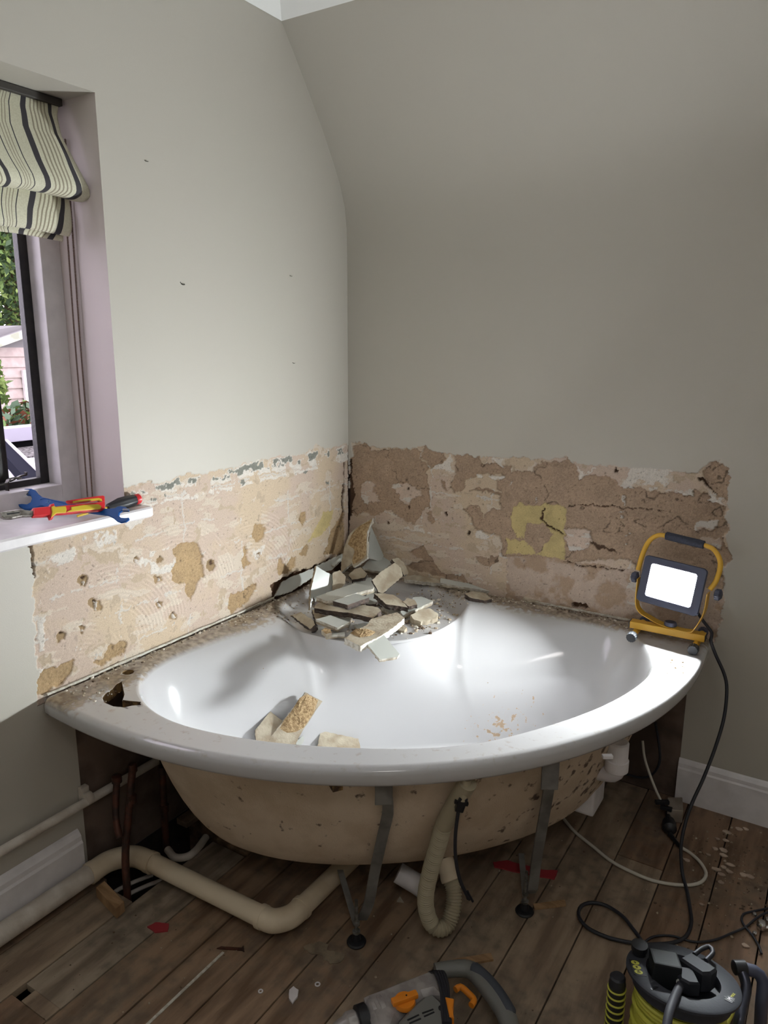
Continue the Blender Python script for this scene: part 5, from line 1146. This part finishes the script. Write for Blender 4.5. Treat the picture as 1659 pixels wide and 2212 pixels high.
# collar rings and chuck
ax0 = D([(868, 2176)], .050)[0]; ax1 = D([(700, 2236)], .050)[0]; axd = (ax1 - ax0).normalized()
ax1_ = D([(800, 2192)], .05)[0]
s_ = ax0 + axd * .045
mb = MB(); mb.lathe([(.040, .0), (.041, .010), (.036, .012), (.036, .018), (.039, .020), (.039, .028), (.030, .034), (.026, .036)], 32, 0, frame(s_, axd)); mb.build('front_collar', M_silv, dr_)
mb = MB(); mb.lathe([(.030, .036), (.034, .038), (.034, .058), (.030, .060)], 28, 0, frame(s_, axd)); e_ = s_ + axd * .048 + Vector((0, 0, .012)); tr = UP * 1.0
mb.box((-.013, -.010, .0), (.013, .010, .055), bev=.003, M=frame(s_ + axd * .048, Vector((axd.y, -axd.x, 0)) * (-1), axd)); mb.build('side_handle_clamp', M_black, dr_)
mb = MB(); n = 36; V = []; 
for (r, z) in ((.024, .060), (.027, .064), (.027, .082), (.022, .088), (.019, .10), (.012, .118), (.010, .12)):
    for j in range(n): a = 2 * PI * j / n; q = r * (1 + (.035 if (j // 2) % 2 and .062 < z < .084 else 0)); V.append(frame(s_, axd) @ Vector((q * math.cos(a), q * math.sin(a), z)))
F = [(i * n + j, i * n + (j + 1) % n, (i + 1) * n + (j + 1) % n, (i + 1) * n + j) for i in range(6) for j in range(n)] + [tuple(6 * n + j for j in range(n))]
mb.add(V, F, 0, True); mb.build('chuck', M_silv, dr_)
# black cable wrapped over the body
for k_ in range(4):
    P = D([(928 + k_ * 6, 2086 + k_ * .5), (940 + k_ * 6, 2100), (950 + k_ * 5.5, 2125), (954 + k_ * 5, 2150), (955 + k_ * 5, 2175), (958 + k_ * 5, 2210)], .099)
    P[0].z = .080; mb = MB(); mb.tube(smooth_path(P, .008), .0036, 10); mb.build('wrapped_flex', M_rubber, dr_)

# ------------------------------------------------------------------ window
mbw = thing  # noqa
win = MB(); xf = -.19
# white timber frame: front ring, stepped rebate
def ringframe(mb, x0, x1, y0, y1, z0, z1, wd, m=0):
    mb.box((x0, y0, z0), (x1, y0 + wd, z1), m, .002); mb.box((x0, y1 - wd, z0), (x1, y1, z1), m, .002)
    mb.box((x0, y0 + wd, z0), (x1, y1 - wd, z0 + wd), m, .002); mb.box((x0, y0 + wd, z1 - wd), (x1, y1 - wd, z1), m, .002)
ringframe(win, -.262, -.19, WY0, WY1, WZ0 - .0, WZ1, .060)
wf = structure(win.build('window_1', M_white))
for y in (WY0 + .5,):
    mb = MB(); mb.box((-.262, y - .02, WZ0 + .06), (-.20, y + .02, WZ1 - .06), bev=.002); mb.build('mullion', M_white, wf)
M_iron = mat('black_window_metal', srgb(24, 24, 27), srgb(38, 36, 36), rough=.4, scale=40, bump=.2, bscale=120)
mb = MB(); ringframe(mb, -.268, -.245, WY0 + .045, WY1 - .060, WZ0 + .052, WZ1 - .055, .026); mb.build('metal_frame', M_iron, wf)
# the open casement: hinged on the far side, swung outwards
hx, hy = -.27, WY1 - .090
cs = MB()
mb = MB()
yb = on(0, -.275, 8, 950).y
mb.box((-.31, yb - .05, WZ0 + .075), (-.262, yb - .003, WZ1 - .08), bev=.003); mb.build('casement_stile', M_iron, wf)
# glass in the neighbouring light
mb = MB(); mb.box((-.29, WY0 + .06, WZ0 + .09), (-.286, yb - .05, WZ1 - .09)); mb.build('pane', mat('window_glass', (1, 1, 1, 1), rough=0.0, trans=1.0), wf)
# catch / stay
c_ = on(0, -.215, 20, 1046)
stay = MB(); P = [on(0, -.205, *q) for q in ((-10, 1050), (14, 1044), (18, 1036), (30, 1032), (44, 1034))]; stay.strap(smooth_path(P, .01), (1, 0, .2), .016, .0035)
P = [on(0, -.24, *q) for q in ((20, 1040), (45, 1028), (56, 1026))]; stay.strap(P, (1, 0, .1), .010, .004); stay.strap([P[-1], P[-1] + Vector((0, 0, .008))], (1, 0, 0), .010, .004)
P = [on(0, -.205, *q) for q in ((14, 1044), (16, 1060))]; stay.strap(P, (1, 0, 0), .014, .003)
stay.build('window_stay', mat('worn_dark_steel', srgb(74, 70, 68), rough=.35, metal=.7), wf)
# sill
mb = MB()
slp = [(-.19, WY0 - .03), (-.19, WY1), (0.0, WY1), (.0, WY1 + .068), (.038, WY1 + .068), (.042, WY1 + .06), (.042, WY0 - .06), (0, WY0 - .06), (0, WY0 - .0)]
ss = on(2, 1.03, 310, 1092)
P = [Vector((x, y, 1.032)) for x, y in ((-.26, WY0), (-.26, WY1), (0.0, WY1), (.0, -1.02), (.036, -1.02), (.042, -1.027), (.042, WY0 - .06), (0, WY0 - .06), (0, WY0))]
mb.prism(P, (0, 0, 1), .030, bev=.005); sill = mb.build('window_sill', M_white, wf)

# roman blind
M_bc = mat('cream_blind_linen', srgb(214, 212, 190), srgb(204, 201, 178), rough=.9, scale=300, bump=.2, bscale=600)
M_bk = mat('charcoal_stripe_linen', srgb(62, 60, 64), rough=.9); M_bt = mat('taupe_stripe_linen', srgb(150, 142, 122), rough=.9)
unit = [(.010, 0), (.013, 1), (.010, 0), (.004, 2), (.006, 0), (.004, 2), (.006, 0), (.004, 2), (.006, 0), (.004, 2), (.006, 0), (.004, 2), (.010, 0), (.014, 1), (.026, 0), (.0025, 1), (.008, 0), (.002, 2), (.005, 0), (.002, 2), (.005, 0), (.002, 2), (.008, 0), (.0025, 1), (.028, 0)]
unit[0] = (.022, 0)
edges = [0.0]; ms = []
while edges[-1] < .96:
    for (wd, m) in (unit if len(edges) == 1 else [(.0, 0)] + unit[1:]):
        if wd == 0: continue
        edges.append(edges[-1] + wd); ms.append(m)
# subdivide broad columns
e2 = [0.0]; m2 = []
for i, m in enumerate(ms):
    wd = edges[i + 1] - edges[i]; k_ = max(1, int(wd / .007))
    for j in range(k_): e2.append(edges[i] + wd * (j + 1) / k_); m2.append(m)
def tier(name, prof, eoff, parent, wave):
    """prof: list of (x, z); eoff(z) the right hand edge; columns run to -y"""
    pp = [Vector((x, z, 0)) for x, z in prof]; sp = smooth_path(pp, .006); V = []; F = []; MI2 = []
    nc = len(e2); n_ = len(sp)
    for i, q in enumerate(sp):
        z = q.y; f = i / (n_ - 1)
        for e in e2:
            yy = eoff(f) - e; bill = wave * math.sin(e * 21 + .8) * math.sin(PI * f) * (1 if e > .02 else e / .02); 
            V.append(Vector((q.x + bill * .6, yy + .012 * math.sin(f * PI * 1.5 + e * 9) * min(1, e * 25), z + .006 * math.sin(e * 13) * f)))
    for i in range(n_ - 1):
        for j in range(nc - 1): F.append((i * nc + j, i * nc + j + 1, (i + 1) * nc + j + 1, (i + 1) * nc + j)); MI2.append(m2[j])
    o = meshob(name, V, F, [M_bc, M_bk, M_bt], parent, smooth=True, mi=MI2)
    sd = o.modifiers.new('thickness', 'SOLIDIFY'); sd.thickness = .0012; sd.offset = 0
    return o
bl = thing('roman_blind', (-.11, -1.585, 2.06), 'striped cream and charcoal roman blind half raised at the top of the window', 'blind')
itp = lambda xs, ys: (lambda f: float(np.interp(f, xs, ys)))
tier('upper_fold', [(-.125, 2.072), (-.11, 2.03), (-.085, 1.97), (-.060, 1.915), (-.045, 1.87), (-.050, 1.848), (-.075, 1.838), (-.11, 1.842)], itp([0, .12, .3, .6, .8, 1], [-1.10, -1.115, -1.122, -1.105, -1.085, -1.09]), bl, .012)
tier('lower_fold', [(-.12, 1.90), (-.105, 1.85), (-.098, 1.80), (-.100, 1.765), (-.112, 1.752), (-.125, 1.757)], itp([0, 1], [-1.106, -1.112]), bl, .006)
tier('bottom_hem', [(-.128, 1.80), (-.128, 1.745), (-.136, 1.742)], itp([0, 1], [-1.116, -1.118]), bl, .003)
mb = MB(); mb.box((-.15, WY0 + .02, 2.066), (-.112, WY1 - .012, 2.084), bev=.003); mb.build('headrail', mat('dark_headrail', srgb(60, 56, 52), rough=.6), bl)
# bead chain loop
V = []; F = []
def bead(mb, p, r): mb.add([p + Vector(v) * r for v in ((1, 0, 0), (-1, 0, 0), (0, 1, 0), (0, -1, 0), (0, 0, 1), (0, 0, -1))], [(0, 2, 4), (2, 1, 4), (1, 3, 4), (3, 0, 4), (2, 0, 5), (1, 2, 5), (3, 1, 5), (0, 3, 5)], 0, True)
mb = MB()
for (ya, xa, ztop) in ((-1.100, -.132, 1.99), (-1.094, -.118, 1.99)):
    nb = 230
    for i in range(nb): f = i / nb; bead(mb, Vector((xa - .010 * f, ya + .001 * math.sin(f * 9), ztop - (ztop - 1.05) * f)), .0036)
for i in range(12): a = PI * i / 12; bead(mb, Vector((-.135 + .007 * math.cos(a), -1.097, 1.05 - .006 * math.sin(a))), .0026)
ch = mb.build('bead_chain', mat('brass_brown_beads', srgb(122, 102, 92), rough=.35, metal=.5), bl); ch['kind'] = 'stuff'

# ------------------------------------------------------------------ tools on the sill
zs = 1.032
# blue spanner, traced on a plane tilted towards the viewer
_a, _b, _c = on(0, -.176, 75, 1064), on(0, -.160, 62, 1096), on(2, zs + .006, 262, 1122)
n_ = (_a - _b).cross(_c - _b).normalized(); n_ = -n_ if n_.dot(-FW) < 0 else n_; p0 = _b + n_ * .005
def S(P): return [onpl(p0, n_, x, y) for x, y in P]
def c4(P): return [(x / 5.53, 950 + y / 5.53) for x, y in P]
blade = [(220, 640), (245, 605), (300, 582), (370, 580), (420, 600), (450, 640), (500, 680), (600, 705), (760, 735), (930, 770), (1100, 800), (1290, 820), (1370, 812), (1400, 795), (1440, 788), (1500, 800), (1535, 828), (1530, 845), (1460, 842), (1425, 865), (1415, 900), (1440, 925), (1490, 930), (1535, 925), (1538, 945), (1500, 975), (1440, 985), (1395, 970), (1350, 930), (1290, 900), (1100, 875), (950, 850), (760, 815), (600, 800), (480, 790), (400, 815), (340, 832), (280, 825), (225, 795), (215, 770), (260, 762), (320, 768), (360, 745), (378, 700), (365, 665), (330, 655), (240, 658)]
mb = MB(); mb.prism(S(c4(blade)), n_, .007, bev=.0016); spn = tag(mb.build('open_spanner', M_blue), 'blue double open ended spanner crossing under the pliers on the sill', 'spanner')
mb = MB(); mb.tube(smooth_path([q + n_ * .0002 for q in S(c4([(480, 715), (540, 700), (700, 740), (880, 775)]))], .01), .0012, 8); mb.build('shank_ridge', M_blue, spn)
RSP = Matrix.Identity(4)
pa_ = S(c4([(575, 745)]))[0]; xd = (S(c4([(700, 765)]))[0] - S(c4([(500, 735)]))[0]).normalized(); text_on('32', .014, frame(pa_ + n_ * .0004, n_, xd), mat('worn_blue', srgb(70, 120, 170), rough=.5), spn)
mb = MB(); mb.prism([q + n_ * .0003 for q in S(c4([(222, 640), (330, 655), (345, 640), (320, 628), (240, 628)]))], n_, .0074); mb.prism([q + n_ * .0003 for q in S(c4([(1460, 842), (1530, 845), (1532, 822), (1470, 818)]))], n_, .0074); mb.build('worn_jaw', mat('worn_steel', srgb(86, 92, 98), rough=.4, metal=.6), spn)
# pliers: lying flat, front handle and back handle
pn = Vector((.78, 0, .62)).normalized(); pp0 = on(2, zs + .042, 110, 1108)
def Q(P, pull=0.0): return [onpl(pp0 + pn * pull, pn, x, y) for x, y in c4(P)]
pl_ = thing('pliers', on(2, zs, 110, 1105), 'insulated pliers with red and yellow handles on the window sill', 'pliers')
mb = MB(); mb.prism(Q([(0, 865), (60, 850), (200, 830), (270, 830), (400, 845), (400, 905), (270, 910), (150, 935), (60, 935), (20, 915)]), pn, .010, bev=.002); mb.build('jaws', mat('plier_steel', srgb(160, 156, 150), srgb(110, 104, 98), rough=.35, metal=.8, scale=60), pl_)
mb = MB(); mb.prism(Q([(80, 880), (230, 862), (240, 872), (90, 895)], .0006), pn, .002); mb.build('jaw_teeth', M_black, pl_)
mb = MB(); mb.prism(Q([(398, 808), (480, 798), (590, 790), (600, 765), (650, 752), (662, 790), (800, 775), (1000, 755), (1150, 740), (1230, 730), (1260, 745), (1258, 820), (1235, 832), (1100, 845), (900, 862), (760, 875), (660, 880), (640, 930), (605, 938), (590, 900), (400, 908)], .002), pn, .014, bev=.003); h1 = mb.build('front_handle', M_red, pl_)
mb = MB(); mb.prism(Q([(615, 800), (650, 785), (670, 800), (700, 795), (790, 790), (800, 830), (790, 868), (680, 875), (650, 900), (615, 925), (625, 860)], .0045), pn, .004, bev=.0015); mb.prism(Q([(850, 800), (1000, 775), (1180, 765), (1215, 790), (1205, 825), (1100, 832), (900, 850), (800, 860), (855, 830)], .0045), pn, .004, bev=.0015); mb.build('handle_grip', M_ygrip, h1)
mb = MB(); mb.prism(Q([(800, 720), (1000, 690), (1140, 668), (1235, 658), (1258, 675), (1258, 745), (1200, 735), (1180, 712), (1000, 738), (830, 752)], -.018), pn, .012, bev=.003); h2 = mb.build('back_handle', M_red, pl_)
mb = MB(); mb.prism(Q([(870, 735), (1000, 712), (1180, 695), (1215, 705), (1220, 735), (1180, 715), (1000, 732), (880, 748)], -.0165), pn, .004); mb.build('handle_grip', M_ygrip, h2)
# screwdriver
a = on(0, .018, 230, 1080); b = on(0, .022, 300, 1077); a.z = zs + .018
b.z = max(b.z, zs + .017); sd_ = thing('screwdriver', (a.x, a.y, zs), 'black handled screwdriver with a red end at the sill corner', 'screwdriver')
L_ = (b - a).length
mb = MB(); n = 36; V = []; prf = [(.004, 0), (.009, .002), (.0115, L_ * .15), (.0165, L_ * .38), (.0165, L_ * .6), (.0145, L_ * .85), (.0135, L_ * .87)]
for (r, z) in prf:
    for j in range(n): q = 2 * PI * j / n; rr_ = r * (1 + .05 * math.cos(6 * q)); V.append(frame(a, b - a) @ Vector((rr_ * math.cos(q), rr_ * math.sin(q), z)))
F = [(i * n + j, i * n + (j + 1) % n, (i + 1) * n + (j + 1) % n, (i + 1) * n + j) for i in range(len(prf) - 1) for j in range(n)] + [tuple((len(prf) - 1) * n + j for j in range(n)), tuple(range(n))]
mb.add(V, F, 0, True); mb.build('handle', M_black, sd_)
mb = MB(); mb.lathe([(.0138, L_ * .87), (.0145, L_ * .89), (.0145, L_ * .99), (.012, L_ * 1.02), (.004, L_ * 1.03)], 28, 0, frame(a, b - a)); mb.build('end_cap', M_red, sd_)
mb = MB(); ax_ = (a - b).normalized(); cyl(mb, a, a + ax_ * .09, .0032, 12); mb.build('shaft', M_ygrip, sd_)

# small nails and marks in the painted walls
for i, (x, y) in enumerate(((393, 615), (627, 597), (633, 785), (314, 349))):
    p = on(0, 0, x, y); mb = MB()
    mb.tube([p + Vector((-.002, -.004, .004)), p + Vector((.004, .0, 0)), p + Vector((.003, .007, .001))], .0009 if i else .0014, 8)
    if i == 0: bead(mb, p + Vector((.002, .008, .001)), .0022); bead(mb, p + Vector((0, -.005, .006)), .0022)
    tag(mb.build('wall_hook', mat('dark_wire', srgb(60, 58, 52), rough=.5, metal=.4)), ('bent dark hook in the left wall beside the window', 'tiny wire mark high on the left wall near the corner', 'tiny wire mark lower on the left wall near the corner', 'tiny mark at the top of the left wall right of the window')[i], 'hook')

# ------------------------------------------------------------------ outside the window
M_grass = mat('garden_ground', srgb(70, 92, 48), srgb(96, 104, 60), rough=1, scale=2)
mb = MB(); mb.box((-30, -10, -2.3), (-1.5, 25, -2.2)); tag(mb.build('garden_ground', M_grass), 'green garden ground below the window', 'ground', kind='structure')
# shed
sh_ = thing('garden_shed', (-9, 4.0, -2.2), 'pale timber shed with horizontal boards seen through the window', 'shed')
M_clad = mat('pale_pink_cladding', srgb(172, 158, 152), srgb(160, 146, 140), rough=.7, scale=8)
for i in range(26):
    z = -2.2 + i * .14; 
    if z > 1.35: break
    mb = MB(); mb.add([(-8.0, 1.5, z), (-8.0, 6.2, z), (-8.0, 6.2, z + .02), (-8.0, 1.5, z + .02), (-8.025, 1.5, z + .145), (-8.025, 6.2, z + .145), (-8.1, 1.5, z), (-8.1, 6.2, z)], [(0, 1, 2, 3), (3, 2, 5, 4), (6, 7, 1, 0)]); mb.build('cladding_board', M_clad, sh_)
mb = MB(); mb.add([(-7.85, 1.2, .85), (-7.85, 3.95, 1.72), (-10.5, 3.95, 1.72), (-10.5, 1.2, .85)], [(0, 1, 2, 3)]); mb.add([(-7.85, 3.95, 1.72), (-7.85, 6.6, .85), (-10.5, 6.6, .85), (-10.5, 3.95, 1.72)], [(0, 1, 2, 3)]); mb.add([(-8.02, 1.5, 1.3), (-8.02, 6.2, 1.3), (-8.02, 3.9, 1.74)], [(0, 1, 2)]); mb.build('roof', mat('grey_roof_felt', srgb(120, 118, 118), rough=.9, scale=5), sh_)
for (a, b) in (((-7.86, 1.2, .80), (-7.86, 3.95, 1.68)), ((-7.86, 3.95, 1.68), (-7.86, 6.6, .80))):
    mb = MB(); mb.strap([a, b], (0, -.3, 1), .10, .03); mb.build('barge_board', mat('mossy_white_board', srgb(186, 188, 172), srgb(140, 144, 126), scale=6), sh_)
mb = MB(); mb.box((-8.0, 3.68, .62), (-7.95, 4.3, 1.12)); wn = mb.build('shed_window_frame', M_white, sh_)
mb = MB(); mb.box((-7.955, 3.73, .67), (-7.94, 4.25, 1.07)); mb.build('window_glass', mat('dark_glass', srgb(40, 46, 44), rough=.1), wn)
# foliage
def tree(name, label, c, rad, n, cols, group=None, trunk=True, ls=.09):
    t_ = thing(name, (c[0], c[1], -2.2), label, 'tree' if trunk else 'bush', group); V = []; F = []; MI3 = []; r = random.Random(int(c[0] * 100 + c[1] * 10))
    for i in range(n):
        u = Vector((r.gauss(0, 1), r.gauss(0, 1), r.gauss(0, 1))).normalized(); q = r.random() ** .35; p = Vector((c[0] + u.x * rad[0] * q, c[1] + u.y * rad[1] * q, c[2] + u.z * rad[2] * q))
        a = Vector((r.uniform(-1, 1), r.uniform(-1, 1), r.uniform(-1, 1))).normalized(); b = a.orthogonal().normalized(); s = ls * r.uniform(.6, 1.3); o = len(V)
        V += [p - a * s, p + b * s * .45, p + a * s, p - b * s * .45]; F.append((o, o + 1, o + 2, o + 3)); MI3.append(r.randrange(len(cols)))
    f = meshob('foliage', V, F, cols, t_, mi=MI3); f['kind'] = 'stuff'
    if trunk:
        mb = MB(); mb.tube([Vector((c[0], c[1], -2.2)), Vector((c[0] + .05, c[1], c[2] - rad[2] * .3)), Vector((c[0], c[1] + .1, c[2] + rad[2] * .5))], [.16, .12, .03], 10); mb.build('trunk', mat('tree_bark', srgb(86, 70, 56), rough=1, scale=12), t_)
g1 = mat('leaf_mid_green', srgb(78, 104, 46), rough=.7); g2 = mat('leaf_light_green', srgb(122, 144, 76), rough=.7); g3 = mat('leaf_dark_green', srgb(44, 66, 34), rough=.7); g4 = mat('leaf_rust', srgb(112, 66, 44), rough=.7); g5 = mat('leaf_blue_green', srgb(66, 88, 64), rough=.7)
tree('garden_tree', 'tall leafy green tree behind the shed outside the window', (-11.5, 5.8, 3.6), (2.2, 2.4, 2.0), 30000, [g1, g2, g3, g3], ls=.065)
tree('garden_tree', 'darker green tree to the left behind the shed', (-12.5, 0.2, 3.2), (2.0, 2.0, 2.0), 12000, [g3, g1], ls=.08)
tree('garden_bush', 'bush with green and rusty leaves in front of the shed', (-6.0, 2.55, .10), (.8, 1.1, .75), 9000, [g5, g1, g4, g5, g3], trunk=False, ls=.06)
tree('garden_bush', 'lower dense bush nearer the house', (-4.2, 1.25, -.45), (.6, .9, .65), 7000, [g5, g3, g4, g2], trunk=False, ls=.05)
tree('garden_bush', 'thin pale shrub rising at the left of the shed wall', (-7.2, 2.6, 1.0), (.3, .35, .5), 900, [g2, g1], trunk=False, ls=.06)
# flat roof just below the window
mb = MB(); mb.box((-1.62, -3.0, .90), (-.34, 1.6, 1.0)); fr = tag(mb.build('flat_roof', mat('white_coated_roof', srgb(188, 188, 194), rough=.5)), 'white flat roof just outside the window', 'roof')
mb = MB(); mb.box((-1.58, -3.0, 1.0), (-1.28, 1.6, 1.006)); mb.build('gravel_strip', mat('grey_gravel', srgb(130, 128, 126), srgb(56, 54, 52), rough=1, scale=90, bump=1), fr)
mb = MB(); mb.box((-1.62, -3.0, 1.0), (-1.58, 1.6, 1.035)); mb.build('dark_upstand', mat('black_felt', srgb(14, 14, 16), rough=1, spec=.05), fr)
mb = MB(); mb.box((-1.66, -3.0, 1.035), (-1.57, 1.6, 1.10), bev=.003); mb.build('white_coping', mat('coping_white', srgb(176, 174, 190), rough=.5), fr)
a = on(2, 1.02, 8, 975); b = on(2, 1.02, 72, 1045)
bd = thing('rooflight_bar', a.lerp(b, .5), 'dark diagonal bar with a white edge lying on the flat roof', 'bar')
sdv = (b - a).cross(Vector((0, 0, 1))).normalized()
mb = MB(); mb.strap([a - (b - a) * .8, b + (b - a) * .4], sdv, .05, .05); mb.build('bar_body', mat('navy_black_metal', srgb(16, 18, 32), rough=.9, spec=.05), bd)
mb = MB(); mb.strap([a - (b - a) * .8 + sdv * (-.031) + Vector((0, 0, .02)), b + (b - a) * .4 + sdv * (-.031) + Vector((0, 0, .02))], sdv, .012, .02); mb.build('white_edge', M_white, bd)

# unseen round fitting, added to house the ambient fill light
mb = MB(); mb.lathe([(.20, 2.56), (.235, 2.55), (.235, 2.512), (.22, 2.505)], 40, 0, Matrix.Translation((2.1, -2.6, 0))); tag(mb.build('added_fill_fitting', M_ceil), 'round white fitting added out of view for the ambient fill light', 'lamp')
